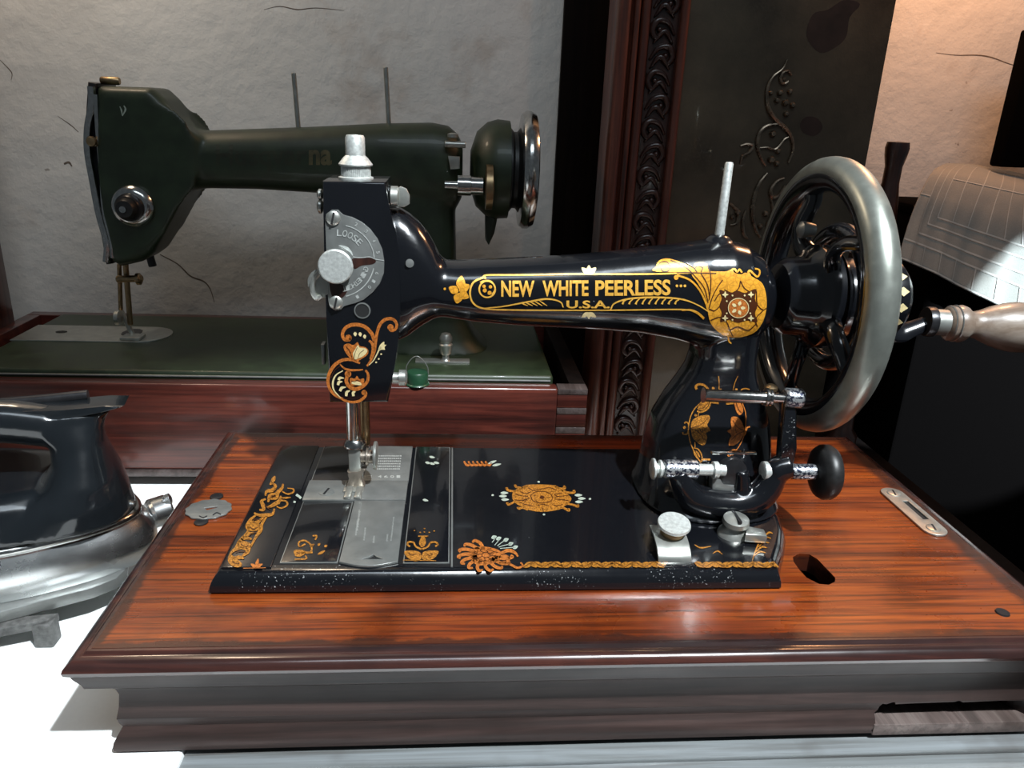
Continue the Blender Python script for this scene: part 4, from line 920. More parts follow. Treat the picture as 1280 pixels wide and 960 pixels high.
bm = bmesh.new(); lathe(bm, [(.004, -.006), (.0055, 0), (.0055, .003), (.003, .005), (0, .0055)], V((.364, .1182, .1954)), (-1, 0, 0), 20); finish('clutch_stud', bm, 'steel', wheel)
# crank housing and arm beyond the wheel
bm = bmesh.new(); lathe(bm, [(0, .010), (.024, .012), (.026, .020), (.024, .034), (.026, .040), (.026, .050), (.022, .054), (0, .055)], WC, (1, 0, 0), 40); crk = finish('crank_hub', bm, 'enamel', sm)
dpt = Decal(lambda u, v, l: WC + V((.0553 + .0001 * l, u, v)))
for k in range(8):
    a = 2 * math.pi * k / 8; dpt.leaf(.007 * math.cos(a), .007 * math.sin(a), .020 * math.cos(a), .020 * math.sin(a), .006)
dpt.build('hub_transfer', 'pale', crk)
bm = bmesh.new()
for k in range(16):
    a = 2 * math.pi * k / 16; c = WC + V((.045, .0262 * math.cos(a), .0262 * math.sin(a))); er = V((0, math.cos(a), math.sin(a))); et = V((0, -math.sin(a), math.cos(a)))
    prism(bm, [c + et * .003, c + V((.004, 0, 0)), c - et * .003, c - V((.004, 0, 0))], er * .0003)
finish('hub_ornament', bm, 'pale', crk)
H0 = pt(1160, 402, 'y', 0.100)
bm = bmesh.new(); tube(bm, catmull([WC + V((.046, -.004, -.016)), WC + V((.058, -.006, -.022)), H0 + V((-.012, 0, -.006)), H0 + V((.002, 0, 0))], 6), [.0085 - .0002 * k for k in range(19)], 14, flat=.55); finish('crank_arm', bm, 'enamel', crk)
hx = V((1, -.10, -.02)).normalized()
bm = bmesh.new(); lathe(bm, [(.0095, -.002), (.0100, .0), (.0100, .003), (.006, .0035)], H0, hx, 26); hdl = finish('crank_handle', bm, 'darkmetal', sm)
bm = bmesh.new(); lathe(bm, [(.0088, .003), (.0088, .0115), (.0080, .012)], H0, hx, 30); finish('ferrule', bm, 'nickel', hdl)
bm = bmesh.new(); lathe(bm, [(.0080, .0115), (.0100, .012), (.0118, .014), (.0112, .016), (.0118, .018), (.0125, .021), (.0115, .024), (.0090, .027), (.0086, .029), (.0100, .034), (.0130, .041), (.0155, .049), (.0168, .057), (.0165, .066), (.0145, .075), (.0110, .083), (.006, .088), (0, .0895)], H0, hx, 40); finish('grip', bm, 'handlewood', hdl)
bm = bmesh.new()
for h in (.0135, .0172, .0205, .0235): lathe(bm, [(.0121 - abs(h - .018) * .2, -.0004), (.0125 - abs(h - .018) * .2, 0), (.0121 - abs(h - .018) * .2, .0004)], H0 + hx * h, hx, 30)
finish('grip_ring', bm, 'steel', hdl)

# ---- bobbin winder in front of the pillar
WY = 0.060
def wp(x, y, dy=0.0): return pt(x, y, 'y', WY + dy)
bm = bmesh.new()   # lower cradle casting
secs = []
cr = catmull([wp(846, 588), wp(852, 604), wp(864, 620), wp(888, 628), wp(918, 630), wp(942, 624), wp(957, 612), wp(966, 597), wp(972, 583)], 5)
tube(bm, cr, [.0075 + .003 * math.sin(math.pi * k / (len(cr) - 1)) for k in range(len(cr))], 16)
lathe(bm, [(.0075, -.020), (.009, 0), (.0075, .010)], wp(910, 628, .02), (0, -1, 0), 24)
tube(bm, [wp(905, 632, .004), V((.313, .075, .024)), V((.313, .090, .022))], [.010, .010, .009], 16)
tube(bm, [wp(966, 590), wp(975, 585), wp(987, 582)], .0085, 16)
tube(bm, [wp(853, 598), V((.281, .072, .030)), V((.285, .085, .024))], [.006, .007, .008], 14)
tube(bm, [wp(928, 622), wp(928, 600), wp(927, 588)], [.006, .005, .0045], 12)
winder = remeshed('winder_bracket', bm, 0.0011, 4, 'enamel', sm)
bm = bmesh.new(); prism(bm, [wp(x, y, -.003) for x, y in ((980, 504), (997, 505), (996, 560), (991, 588), (974, 590), (977, 560))], (0, .008, 0), .0015); finish('winder_arm', bm, 'enamel_worn', winder)
bm = bmesh.new(); cyl(bm, wp(980, 497), wp(1003, 498), .0062, 24); finish('arm_boss', bm, 'spindle', winder)
bm = bmesh.new(); lathe(bm, [(.0049, 0), (.0040, .0012), (.0040, .0400), (.0042, .041)], wp(879, 494), wp(958, 497) - wp(879, 494), 24); finish('winder_shaft', bm, 'chrome', winder)
bm = bmesh.new(); a, b = wp(955, 496), wp(984, 498); L = (b - a).length; lathe(bm, [(.003, 0), (.0058, .0004), (.0058, .0016), (.0042, .002), (.0042, .0028), (.0054, .003), (.0054, .0042), (.0030, .005), (.0030, L)], a, b - a, 24); finish('spindle_collar', bm, 'chrome', winder)
bm = bmesh.new(); lathe(bm, [(.002, 0), (.0042, .001), (.0042, .003), (.002, .0045)], wp(963, 489, .004), (0, 0, 1), 16); finish('stop_pin', bm, 'brass', winder)
# lower spindle: end knob, sleeve, rollers, axle
A, B = wp(816, 586), wp(1030, 590); dr = (B - A); L = dr.length; dr.normalize()
def at_px(x): return A + dr * (L * (x - 816) / (1030 - 816))
def turn(nm, x0, prof, mat): 
    bm = bmesh.new(); lathe(bm, prof, at_px(x0), dr, 28); return finish(nm, bm, mat, winder)
def seg(x0, x1): return (at_px(x1) - at_px(x0)).length
turn('end_knob', 814, [(.0055, 0), (.0068, .0008), (.0068, .002), (.0036, .0032), (.0036, .0045), (.0058, .005), (.0058, .0065), (.0035, .0075)], 'pale_metal')
turn('sleeve', 829, [(.005, 0), (.0062, .001), (.0062, seg(829, 871) - .001), (.005, seg(829, 871))], 'spindle')
turn('axle', 828, [(.0038, 0), (.0038, seg(828, 905))], 'pale_metal')
turn('roller', 889, [(.0048, 0), (.0056, .0006), (.0056, .0036), (.0048, .0042)], 'pale_metal')
turn('roller', 951, [(.0045, 0), (.0062, .0008), (.0062, .0062), (.0045, .0070)], 'pale_metal')
bm = bmesh.new(); box(bm, at_px(890).x, at_px(946).x, WY + .005, WY + .009, .0575, .0590, .0004); finish('winder_plate', bm, 'chrome', winder)
bm = bmesh.new(); lathe(bm, [(.004, 0), (.0095, .001), (.0095, .006), (.004, .007)], wp(912, 586, .006), (0, -1, 0), 28); finish('cam', bm, 'darkmetal', winder)
bm = bmesh.new(); prism(bm, [wp(x, y, -.001) for x, y in ((891, 598), (900, 597), (903, 606), (918, 607), (919, 616), (890, 615))], (0, .008, 0), .0006); finish('feed_heart', bm, 'steel', winder)
turn('spindle', 987, [(.0045, 0), (.0052, .001), (.0052, seg(987, 1022)), (.0040, seg(987, 1023))], 'spindle' if 'spindle' in M else 'steel')
turn('friction_pulley', 1019, [(.004, -.001), (.0120, .0), (.0165, .002), (.0180, .0045), (.0180, .0085), (.0165, .0110), (.010, .0125), (0, .0128)], 'rubber')
# ---- cloth clamp with thumb screw on the bed
q0, q1 = pt(823, 704, 'z', BZ), pt(864, 703, 'z', BZ)
bm = bmesh.new(); pr = []
for k in range(9):
    a = k / 8 * math.pi / 2; pr.append((q0.y + .0005 + .022 * (1 - math.cos(a)) * 1.0, BZ + .0105 * math.sin(a)))
pr2 = [(y + .0012, z - .0012) for y, z in reversed(pr)]
pp = pr + [(pr[-1][0] + .004, pr[-1][1])] + [(pr[-1][0] + .004, pr[-1][1] - .0012)] + pr2
prism(bm, [V((q0.x, y, max(z, BZ))) for y, z in pp], (q1.x - q0.x, 0, 0), .0002); cl = finish('hemmer_clamp', bm, 'nickel', sm)
bm = bmesh.new(); tc = V(((q0.x + q1.x) / 2 + .002, q0.y + .018, BZ + .0085)); lathe(bm, [(.0075, 0), (.0070, .0045), (.0055, .005), (.0055, .0075)], tc, (0, -.22, 1), 26); finish('screw_neck', bm, 'brass', cl)
bm = bmesh.new(); lathe(bm, [(.005, .0070), (.0095, .0074), (.0102, .0084), (.0098, .0098), (0, .0102)], tc, (0, -.22, 1), 40); finish('thumb_screw', bm, 'pale_metal', cl)
bm = bmesh.new(); c2 = pt(916, 668, 'z', BZ); sb = bmesh.new(); lathe(bm, [(.010, 0), (.0095, .002), (.006, .006), (.0052, .007), (.0052, .009), (.0085, .0095), (.0080, .0125), (.004, .0140), (0, .0142)], c2, (0, -.15, 1), 28); fx = finish('fixing_screw', bm, 'nickel', sm)
bm = bmesh.new(); box(bm, c2.x - .0010, c2.x + .0010, c2.y - .0090, c2.y + .0050, BZ + .0125, BZ + .0145, .0002); finish('screw_slot', bm, 'darkmetal', fx)
bm = bmesh.new(); prism(bm, [V((c2.x + a, c2.y + b, BZ + .0015)) for a, b in ((.003, -.012), (.016, -.014), (.017, -.006), (.008, -.002))], (0, 0, .006), .0008); finish('fixing_lug', bm, 'nickel', sm)

# ================================================================== gold transfers
# ---- head
Zq = Z(400, 395, 8.0)
d = Decal(hmap)
d.ribbon(Zq((470, 500), (510, 440), (545, 350), (558, 250), (575, 150), (610, 70), (670, 28), (735, 35), (768, 85), (755, 130), (715, 148), (690, 120)), (2.4, 4.2, 2.6))
d.disc(*Zq((705, 112))[0], 4)
d.ribbon(Zq((545, 250), (520, 180), (460, 115), (390, 88), (310, 90), (250, 125), (225, 185), (245, 235), (290, 240), (305, 215)), (4.5, 4.5, 3))
d.disc(*Zq((285, 218))[0], 4.2)
d.ribbon(Zq((490, 245), (520, 270), (535, 310), (525, 370), (500, 430)), (2.5, 5, 2))
d.fill(Zq((240, 290), (285, 275), (335, 290), (375, 260), (400, 300), (450, 310), (485, 345), (470, 390), (420, 425), (360, 455), (300, 420), (260, 370), (240, 330)))
d.ribbon(Zq((400, 470), (360, 455), (330, 440), (250, 435), (170, 470), (110, 540), (80, 630), (95, 720), (150, 790), (230, 830)), (2.5, 4.5, 3))
d.ribbon(Zq((225, 835), (310, 860), (390, 850), (445, 810), (460, 770), (440, 745)), (2.6, 3.6, 3)); d.disc(*Zq((440, 765))[0], 3.2)
d.ribbon(Zq((290, 560), (270, 610), (265, 660), (300, 710), (360, 730), (430, 700), (475, 650), (480, 580), (455, 540)), (4, 5, 2.5))
d.disc(*Zq((280, 580))[0], 4.2); d.fill(Zq((300, 620), (345, 625), (370, 600), (395, 630), (440, 625), (430, 680), (370, 690), (310, 690)))
d.ribbon(Zq((200, 480), (240, 520), (300, 540), (380, 540), (430, 535)), (1.5, 3, 1.5))
d.build('orange_scrollwork', 'orange', head_o)
d = Decal(hmap)
d.fill(Zq((330, 375), (350, 335), (380, 290), (400, 315), (450, 320), (475, 350), (440, 395), (380, 425), (345, 430)))
for x, y in ((350, 180), (400, 182), (445, 205)): d.leaf(*Zq((x, y - 22))[0], *Zq((x + 5, y + 22))[0], 4)
for a, b in (((185, 640), (240, 620)), ((180, 690), (225, 655)), ((200, 750), (260, 710)), ((262, 800), (300, 745)), ((335, 800), (355, 755))): d.ribbon(Zq(a, ((a[0] + b[0]) / 2 - 12, (a[1] + b[1]) / 2 - 12), b), (3.2, 3.6, 1))
d.ribbon(Zq((230, 545), (160, 590), (130, 660), (140, 740), (210, 820)), (1.0, 2.4, 1.0)); d.fill(Zq((315, 670), (340, 650), (400, 660), (415, 690), (350, 685)))
d.build('pale_scrollwork', 'pale', head_o, 1)
d = Decal(hmap); d.ribbon(Zq((490, 490), (530, 450), (560, 400), (590, 340), (610, 310)), (.8, 1.5, 2)); d.fill(Zq((585, 340), (600, 290), (640, 255), (645, 285), (665, 285), (645, 310), (650, 335), (620, 335)))
for x, y in ((612, 380), (588, 428), (562, 462)): d.disc(*Zq((x, y))[0], 1.1)
d.build('yellow_leaf', 'pale', head_o, 1)
d = Decal(hmap)
for q in (((260, 300), (300, 350), (320, 410)), ((340, 430), (350, 370), (375, 310)), ((380, 420), (400, 370), (440, 340)), ((315, 645), (345, 655), (370, 640), (400, 650)), ((110, 620), (150, 540), (200, 500))): d.ribbon(Zq(*q), .7)
d.build('dark_lining', 'line', head_o, 2)

# ---- arm banner
Z5 = Z(540, 300, 4.923); Z6 = Z(780, 280, 4.923)
ad = lambda: Decal(bmap, 5)
d = ad()
d.text('NEW', 626.5, 668, 370, 350.5, .030); d.text('WHITE', 678, 735.5, 369.5, 350.5, .030, -.5); d.text('PEERLESS', 744, 838, 369, 350.2, .030, -1); 
d.build('maker_lettering', 'gold_line', body, 1)
d = ad(); d.text('U.S.A.', 708, 762, 384.6, 375.2, .028)
for k in range(3): d.disc(846 + k * 5, 357.3, 1.7)
d.build('country_lettering', 'gold_line', body, 1)
d = ad()
d.ribbon([(607, 349), (607.5, 344.5), (650, 344), (720, 343), (780, 343), (825, 342.5), (868, 341), (905, 340.5)], 2.0)
d.ribbon([(607, 346), (592, 353), (587.5, 366), (592, 379), (606, 385.5), (640, 387), (700, 387.5), (770, 387.3), (850, 386.5), (870, 389)], (2.6, 1.9, 1.6))
d.ring(609, 361.5, 10, 2.0); d.ribbon([(600, 353), (606, 351), (614, 352), (619, 360), (615, 368)], 1.6)
d.ribbon([(605, 385), (630, 382.5), (660, 377), (684, 373.5), (700, 377), (704, 384)], (1.2, 2.2, 1.4))
for k in range(5): d.ribbon([(650 + k * 6, 378 - k * .6), (655 + k * 6, 380 - k * .3), (660 + k * 6, 382)], (.6, 1.6, .4))
d.ribbon([(763, 387), (768, 379), (785, 373.5), (815, 371.5), (850, 373.5), (872, 381), (888, 391)], (1.6, 2.4, 1.2))
for k in range(9): d.ribbon([(783 + k * 8.2, 374.5 - math.sin(k / 8 * 3.1) * 2), (779.5 + k * 8.2, 376.5), (778 + k * 8.2, 380)], (1.2, 1.8, 2.6))
d.build('banner_border', 'gold_line', body, 1)
d = ad()
for a, b, w_ in (((575, 362), (577, 345), 11), ((574, 364), (587, 356), 10), ((573, 365), (561, 359), 10), ((574, 366), (571, 379), 11), ((574, 366), (586, 372), 10)): d.leaf(*a, *b, w_)
d.disc(556, 361, 1.6); d.disc(606, 363, 2.6); d.disc(612, 366, 2.6); d.disc(605, 358, 2.2); d.disc(613, 358.5, 2.2)
d.build('arm_flower', 'gold', body, 1)
d = ad()
for a, b in (((736, 343), (727, 335)), ((736, 343), (745, 335)), ((736, 343), (736, 332))): d.leaf(*a, *b, 6)
for a, b in (((736, 390), (727, 396)), ((736, 390), (745, 396)), ((736, 390), (736, 398))): d.leaf(*a, *b, 5)
d.build('palmette', 'pale', body, 1)
# big ornament at the end of the arm
d = ad()
d.fill([(822, 340), (820, 333), (824, 326), (834, 323.5), (848, 327), (860, 332), (866, 335), (868, 330), (876, 328), (884, 331), (888, 341), (902, 340), (906, 340)], 4)
d.fill([(866, 341), (904, 340), (914, 337), (918, 341), (926, 343), (932, 341), (940, 346), (952, 354), (957, 368), (957.5, 385), (953, 402), (944, 414), (930, 420), (914, 421), (900, 416), (889, 405), (885, 392), (884, 380), (879, 366), (872, 354)], 4)
d.ribbon([(846, 344), (862, 350), (874, 362), (882, 378), (885, 388)], 2.4); d.disc(845, 347, 3)
d.ribbon([(937, 345), (935, 341), (937, 338.5), (941, 342), (946, 346), (949, 342), (948, 337.5), (943, 336)], (3, 2.4, 2.0))
d.ribbon([(914, 342), (914, 338), (918, 336.5), (921, 340), (924, 337), (927, 341)], 2.2)
d.ribbon([(852, 388), (862, 387), (872, 391), (880, 398)], (1, 3, 3)); d.ribbon([(910, 420), (911, 426), (914, 429)], (2, 2, 1.5))
d.build('gold_scroll_ornament', 'gold', body, 1)
d = ad()
d.fill([(899, 362), (912, 366), (921, 363), (931, 366), (944, 361), (943, 373), (946, 382), (943, 392), (946, 402), (933, 400), (922, 403), (911, 399), (900, 402), (902, 391), (899, 382), (902, 372)], 3)
d.build('medallion_ground', 'line', body, 2)
d = ad(); d.disc(922.5, 384.5, 12, 11.5, 24); d.build('medallion_roundel', 'orange', body, 3)
d = ad()
for k in range(5): a = 2 * math.pi * k / 5; d.leaf(922 + 3 * math.cos(a), 384.5 + 3 * math.sin(a), 922 + 9 * math.cos(a), 384.5 + 9 * math.sin(a), 4)
for x, y in ((906, 368), (938, 368), (906, 397), (938, 397)):
    d.leaf(x - 4, y, x + 4, y, 2.6); d.leaf(x, y - 4, x, y + 4, 2.6)
for x, y in ((908, 376), (908, 391), (937, 376), (937, 391), (915, 369), (930, 369), (915, 399), (930, 399)): d.disc(x, y, 1.1)
d.ring(922.5, 384.5, 12.6, .9, 12)
d.build('medallion_star', 'pale', body, 4)
d = ad()
for q in ([(822, 333), (826, 328.5), (833, 328), (838, 333), (835, 339), (828, 339), (826, 335)], [(838, 326), (855, 333), (868, 345), (880, 360), (885, 378)], [(846, 341), (860, 341), (880, 341.5), (895, 342)], [(868, 336), (872, 333), (878, 335), (876, 340)], [(884, 332), (888, 343), (888, 362), (886, 375)], [(876, 342), (884, 356), (887, 372)], [(903, 350), (896, 360), (890, 372), (886, 385)],
          [(905, 362), (915, 366), (923, 360), (925, 351)], [(925, 351), (930, 360), (940, 366), (945, 362)], [(945, 364), (946, 380), (953, 387), (957, 385)], [(953, 388), (944, 398), (946, 408)], [(888, 400), (900, 396), (908, 402), (912, 412), (916, 420)], [(912, 412), (922, 408), (935, 412), (945, 404)], [(886, 386), (893, 388), (900, 382)], [(893, 376), (898, 368), (903, 366)], [(858, 329), (866, 334), (871, 340)]):
    d.ribbon(q, 1.25)
d.build('ornament_lining', 'line', body, 2)

# ---- pillar oval
Z3 = Z(840, 470, 8.0)
d = ad()
d.ribbon(Z3((250, 135), (240, 105), (270, 85), (320, 90), (360, 130), (378, 175), (385, 260), (350, 330), (290, 360), (250, 350)), (3, 2.6, 2))
d.fill(Z3((255, 330), (280, 285), (320, 255), (365, 250), (355, 300), (310, 340)))
d.ribbon(Z3((300, 255), (225, 330), (180, 430), (165, 540), (180, 650), (215, 740), (265, 830), (295, 880)), 1.3)
d.fill(Z3((190, 520), (200, 450), (260, 405), (330, 390), (370, 395), (375, 440), (350, 490), (385, 545), (340, 570), (350, 620), (320, 690), (260, 670), (205, 610)))
d.ribbon(Z3((165, 545), (165, 480), (140, 460), (125, 475)), 1.6); d.ribbon(Z3((165, 545), (150, 580), (115, 580), (108, 560)), 1.6); d.disc(*Z3((125, 515))[0], 1.8)
d.ribbon(Z3((265, 365), (262, 400)), 1.2); d.ribbon(Z3((228, 660), (230, 710)), 1.2)
d.ribbon(Z3((215, 720), (260, 730), (295, 790), (295, 850), (270, 840), (230, 790), (212, 735)), 1.5); d.fill(Z3((235, 745), (265, 765), (280, 815), (255, 790)))
d.ribbon(Z3((380, 262), (465, 272)), 2); d.ribbon(Z3((540, 278), (615, 272)), 2); d.ribbon(Z3((300, 835), (380, 835)), 2.4)
d.ribbon(Z3((465, 0), (470, 70), (468, 130)), .9); d.ribbon(Z3((430, 150), (468, 135), (495, 130)), 1.4); d.disc(*Z3((412, 122))[0], 1.8)
d.ribbon(Z3((655, 0), (625, 70), (605, 150)), .9); d.ribbon(Z3((680, 150), (700, 130), (735, 125), (770, 135)), 1.5); d.disc(*Z3((640, 133))[0], 1.6); d.disc(*Z3((237, 392))[0], 1.6)
d.build('lotus_oval', 'gold_bed', body, 1)
d = ad()
d.fill(Z3((620, 250), (660, 245), (700, 300), (705, 360), (670, 390), (635, 340))); d.ribbon(Z3((700, 270), (730, 360), (735, 470), (720, 580), (680, 680), (630, 750), (560, 810)), 1.2)
d.fill(Z3((595, 410), (650, 410), (695, 460), (718, 540), (700, 610), (640, 680), (570, 695), (570, 640), (590, 590), (550, 550), (590, 520), (585, 460)))
d.ribbon(Z3((735, 560), (745, 520), (775, 505)), 1.8); d.ribbon(Z3((735, 560), (720, 590)), 2); d.ribbon(Z3((555, 800), (575, 760), (620, 735), (640, 760), (600, 790)), 1.6)
d.build('lotus_oval', 'orange', body, 1)
d = ad()
for q in (((190, 525), (240, 545), (290, 590), (320, 640)), ((190, 520), (260, 500), (320, 460), (360, 410)), ((270, 520), (300, 560), (310, 510)), ((715, 545), (650, 510), (605, 440)), ((715, 555), (650, 580), (590, 640)), ((630, 530), (640, 570)), ((265, 325), (310, 320), (360, 265)), ((640, 270), (660, 330), (690, 370))): d.ribbon(Z3(*q), .8)
d.build('lotus_lining', 'line', body, 2)

# ---- bed transfers
bmz = on_plane('z', BZ + .0001, 1); b1 = on_plane('z', BZ + .0012, 1)
Z7 = Z(560, 560, 6.0)
def curls(d, pairs, w=2.2):
    for q in pairs: d.ribbon(Z7(*q), (w, w * 1.2, w * 1.5)); d.disc(*Z7(q[-1])[0], w * .8, w * .55)
d = Decal(bmz)
d.fill(Z7((480, 360), (500, 320), (560, 290), (600, 277), (700, 275), (800, 282), (850, 310), (900, 350), (925, 380), (910, 410), (870, 440), (820, 465), (720, 480), (620, 470), (560, 445), (500, 410)), 4)
curls(d, [((600, 285), (560, 300), (515, 295), (505, 282)), ((560, 310), (500, 325), (450, 318), (440, 302)), ((800, 285), (840, 305), (875, 303), (872, 290)), ((850, 315), (900, 335), (945, 335), (945, 322)), ((500, 400), (480, 415), (455, 425), (445, 415)), ((600, 465), (560, 450), (535, 455), (525, 450)), ((820, 460), (860, 450), (905, 470), (905, 460)), ((880, 420), (930, 425), (970, 440), (975, 432))])
d.build('centre_cartouche', 'gold_bed', bed)
d = Decal(bmz)
for q in (((600, 300), (640, 320), (700, 310), (760, 300), (820, 320)), ((540, 330), (590, 345), (620, 330)), ((560, 400), (590, 385), (575, 410)), ((850, 340), (800, 350), (820, 365)), ((620, 360), (660, 330), (730, 330), (780, 360), (770, 400), (700, 415), (640, 400), (620, 360)), ((500, 345), (550, 360), (600, 365)), ((500, 390), (540, 395), (600, 385)), ((800, 385), (860, 390), (915, 400)), ((800, 370), (860, 362), (905, 360)), ((670, 435), (710, 425), (760, 440)), ((710, 450), (715, 480)), ((650, 440), (600, 430), (560, 420)), ((790, 430), (830, 435), (860, 425))): d.ribbon(Z7(*q), .9)
d.disc(*Z7((705, 372))[0], 3, 2); d.build('cartouche_lining', 'line', bed, 1)
d = Decal(bmz)
for x, y in ((425, 338), (415, 362), (430, 388), (980, 355), (1005, 380), (985, 405)): d.leaf(*Z7((x - 32, y))[0], *Z7((x + 28, y))[0], 3.4)
for x, y in ((680, 255), (720, 500), (335, 355), (1065, 383)): d.disc(*Z7((x, y))[0], 1.6, 1.2)
for q in (((330, 710), (345, 690), (350, 670)), ((350, 730), (375, 700), (385, 680)), ((370, 735), (410, 705), (440, 690)), ((380, 745), (430, 730), (475, 720)), ((390, 755), (450, 750), (510, 745))): d.ribbon(Z7(*q), .9); x, y = q[-1]; d.leaf(*Z7((x - 25, y + 8))[0], *Z7((x + 15, y - 8))[0], 4.5)
for q in (((300, 120), (335, 110), (365, 95)), ((330, 135), (370, 125), (400, 120))): d.leaf(*Z7(q[0])[0], *Z7(q[2])[0], 3)
d.build('silver_leaves', 'greenish', bed)
d = Decal(bmz)   # corner rosette
d.fill(Z7((170, 790), (200, 750), (260, 740), (330, 750), (385, 770), (400, 800), (370, 850), (300, 875), (220, 880), (180, 840)))
for k in range(11):
    a = math.radians(100 + k * 24); cx_, cy_ = 280, 805; r1, r2 = 105, 205
    e = lambda r, o: (cx_ + r * math.cos(a + o) * 1.0, cy_ - r * math.sin(a + o) * .58)
    d.ribbon(Z7(e(r1 * .6, 0), e((r1 + r2) / 2, .06), e(r2, .22), e(r2 * .93, .36)), (4.5, 4.0, 2.4)); 
d.ribbon(Z7((400, 790), (450, 770), (500, 785), (525, 815)), (4, 4.5, 2)); d.ribbon(Z7((380, 820), (430, 810), (460, 830), (440, 850)), 3)
d.ribbon(Z7((380, 865), (430, 860), (480, 880), (520, 900), (560, 885), (545, 860)), (3, 3, 2))
d.build('corner_rosette', 'orange', bed)
d = Decal(bmz)
for k in range(8):
    a = math.radians(20 + k * 45); d.ribbon(Z7((285 + 30 * math.cos(a), 805 - 18 * math.sin(a)), (285 + 70 * math.cos(a + .3), 805 - 40 * math.sin(a + .3)), (285 + 95 * math.cos(a), 805 - 55 * math.sin(a))), .9)
d.ring(*Z7((285, 805))[0], 5, .8, 3.2); d.ring(*Z7((320, 785))[0], 4, .7, 2.4); d.build('rosette_lining', 'line', bed, 1)
d = Decal(bmz)   # rear rosette, mostly hidden
for k in range(6): d.ribbon(Z7((120 + k * 32, 100), (135 + k * 32, 125), (155 + k * 32, 130), (165 + k * 32, 110)), (2, 3, 1.5))
d.build('rear_rosette', 'orange', bed)
# front border of acanthus leaves
d = Decal(bmz); e = Decal(bmz)
x = 654.0
k = 0
while x < 965:
    if not (820 < x < 866):
        s = 1 if k % 2 == 0 else -1
        d.leaf(x, 706 + s * 3.2, x + 13, 706 - s * 3.2, 6.2); d.leaf(x + 8, 706 - s * 2, x + 17, 706 + s * 3.4, 4.2); e.ribbon([(x + 1, 706 + s * 3), (x + 6, 706), (x + 12, 706 - s * 3)], .8)
    x += 12.6; k += 1
d.build('front_border', 'gold_bed', bed); e.build('border_lining', 'line', bed, 1)
d = Decal(bmz); d.ribbon([(940, 702), (944, 690), (950, 676), (955, 668)], (1, 2, 1))
for k in range(5): d.ribbon([(942 + k * 3, 696 - k * 6), (949 + k * 3, 690 - k * 6), (957 + k * 2.2, 691 - k * 6)], (1.2, 2.4, 1))
d.ribbon([(868, 681), (876, 685), (889, 683)], (.8, 2, .8)); d.ribbon([(891, 692), (897, 689), (903, 693)], (.8, 2, .8)); d.build('side_sprig', 'gold_bed', bed)
# left border strip
Z8 = Z(270, 590, 7.385)
d = Decal(b1)
for q in (((130, 760), (110, 820), (150, 870), (215, 880), (240, 850), (190, 800)), ((330, 470), (290, 500), (300, 540), (360, 545), (410, 530), (400, 480)), ((200, 640), (205, 690), (250, 710), (310, 700), (325, 670), (270, 640))): d.fill(Z8(*q))
for q in (((130, 760), (170, 720), (230, 700), (300, 730)), ((180, 700), (220, 640), (290, 580), (350, 560)), ((240, 780), (290, 740), (320, 680)), ((250, 600), (300, 545), (290, 500), (320, 440), (370, 400)), ((320, 690), (370, 600), (410, 540), (425, 480), (470, 410)), ((220, 650), (260, 610), (330, 620)), ((150, 800), (210, 790), (260, 800)), ((310, 450), (370, 470), (440, 420)), ((350, 380), (400, 400), (460, 400), (520, 390), (540, 340)), ((400, 350), (440, 350), (430, 300), (420, 270), (460, 250)), ((470, 330), (520, 310), (580, 270), (600, 220)), ((455, 220), (470, 180), (520, 170), (550, 130), (510, 100)), ((500, 250), (560, 240), (570, 190), (610, 150), (620, 110)), ((480, 280), (500, 220), (560, 200)), ((500, 120), (530, 70), (545, 40))): d.ribbon(Z8(*q), (2.2, 5.0, 2.0))
for q in (((560, 320), (600, 335), (655, 310), (650, 275), (600, 265), (580, 300)), ((610, 180), (660, 205), (710, 190), (715, 160), (660, 150)), ((600, 240), (650, 240), (690, 235))): d.ribbon(Z8(*q), (1.5, 2.4, 1.2))
d.build('border_scroll', 'gold_bed', bed)
d = Decal(b1)
for q in (((150, 830), (190, 850), (215, 845)), ((310, 510), (350, 530), (390, 510)), ((230, 670), (270, 690), (300, 680)), ((500, 240), (520, 220), (545, 235)), ((300, 600), (330, 570), (380, 560)), ((180, 745), (230, 735), (280, 745)), ((450, 300), (470, 330), (500, 350)), ((340, 440), (380, 440), (420, 450))): d.ribbon(Z8(*q), 1.0)
d.build('border_lining', 'line', bed, 1)
d = Decal(b1)
for a, b in (((370, 880), (320, 850)), ((370, 880), (430, 850)), ((370, 880), (390, 800))): d.leaf(*Z8(a)[0], *Z8(b)[0], 4)
d.ribbon(Z8((250, 890), (460, 886)), .8); d.build('small_sprig', 'orange', bed)
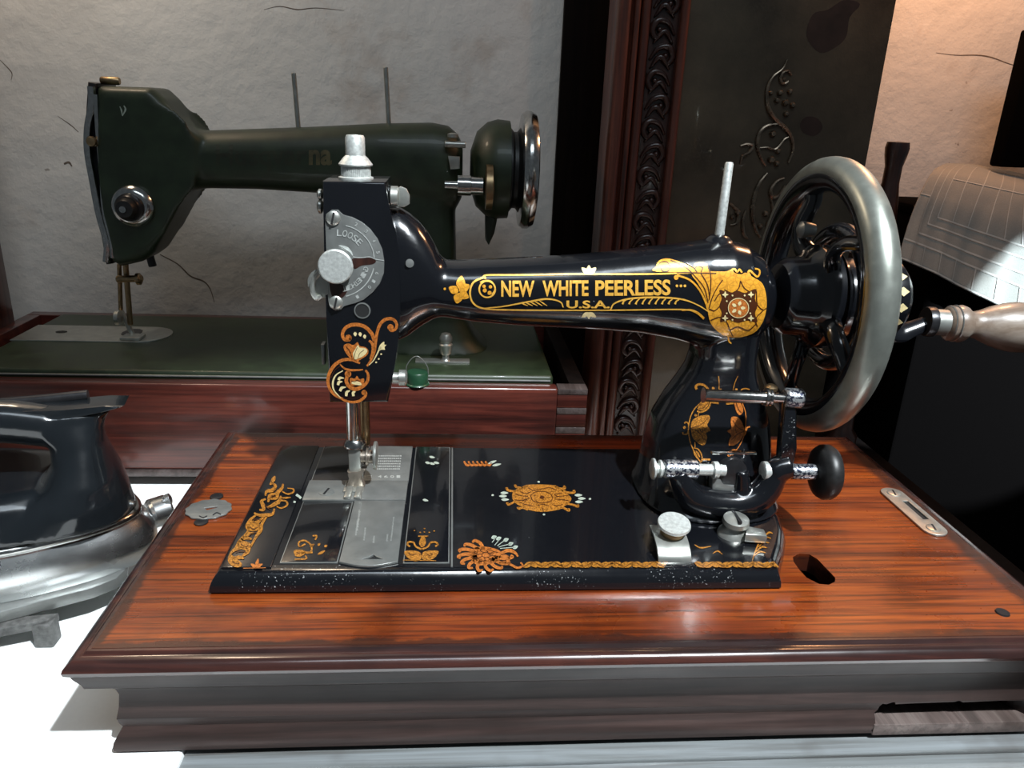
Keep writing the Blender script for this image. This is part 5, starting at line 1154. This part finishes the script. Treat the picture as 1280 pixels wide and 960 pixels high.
d = Decal(b1); d.ribbon(Z8((740, 210), (770, 230), (785, 245)), 3); d.ribbon(Z8((715, 275), (735, 280)), 2.5); d.build('paint_fleck', 'greenish', bed)
# cover motifs
d = Decal(b1)
d.fill(Zk((815, 785), (860, 780), (910, 790), (918, 830), (880, 845), (830, 820))); d.fill(Zk((925, 830), (930, 790), (980, 780), (1025, 785), (1000, 825), (950, 842)))
d.ribbon(Zk((850, 755), (835, 745), (840, 728), (870, 730), (885, 755), (920, 772)), 2.2); d.ribbon(Zk((1005, 755), (1020, 742), (1005, 728), (975, 732), (960, 755), (925, 772)), 2.2)
d.fill(Zk((905, 740), (915, 705), (932, 690), (945, 710), (945, 740), (925, 760))); d.ribbon(Zk((900, 692), (962, 692)), 1.6); d.ribbon(Zk((805, 838), (1010, 842)), .8)
for x, y in ((877, 657), (912, 668), (938, 665), (938, 645), (968, 668), (998, 660)): d.disc(*Zk((x, y))[0], 1.1, .8)
d.build('cover_motif', 'gold_bed', bed)
d = Decal(b1); d.fill(Zk((135, 780), (180, 775), (210, 790), (180, 815), (145, 815))); d.ribbon(Zk((205, 740), (170, 755), (165, 730), (200, 718), (235, 740), (245, 770), (235, 795)), 2); d.ribbon(Zk((250, 690), (275, 690), (265, 715)), 2); d.ribbon(Zk((180, 795), (250, 790)), 2.4); d.ribbon(Zk((140, 835), (210, 830), (205, 810)), 1.8)
for a, b in (((280, 750), (298, 735)), ((320, 755), (342, 748)), ((280, 805), (328, 780)), ((232, 755), (262, 740))): d.leaf(*Zk(a)[0], *Zk(b)[0], 3)
d.build('cover_motif', 'gold_bed', bed)
d = Decal(b1)
for q in (((840, 795), (860, 810), (885, 800)), ((950, 800), (970, 812), (990, 800)), ((905, 810), (920, 795)), ((150, 790), (170, 800))): d.ribbon(Zk(*q), .9)
d.build('motif_lining', 'line', bed, 1)
d = Decal(b1)
for x, y in ((985, 205), (960, 240), (985, 245), (1012, 240), (945, 470)): d.leaf(*Zk((x - 18, y - 4))[0], *Zk((x + 18, y + 4))[0], 3)
d.build('rear_motif', 'greenish', bed)
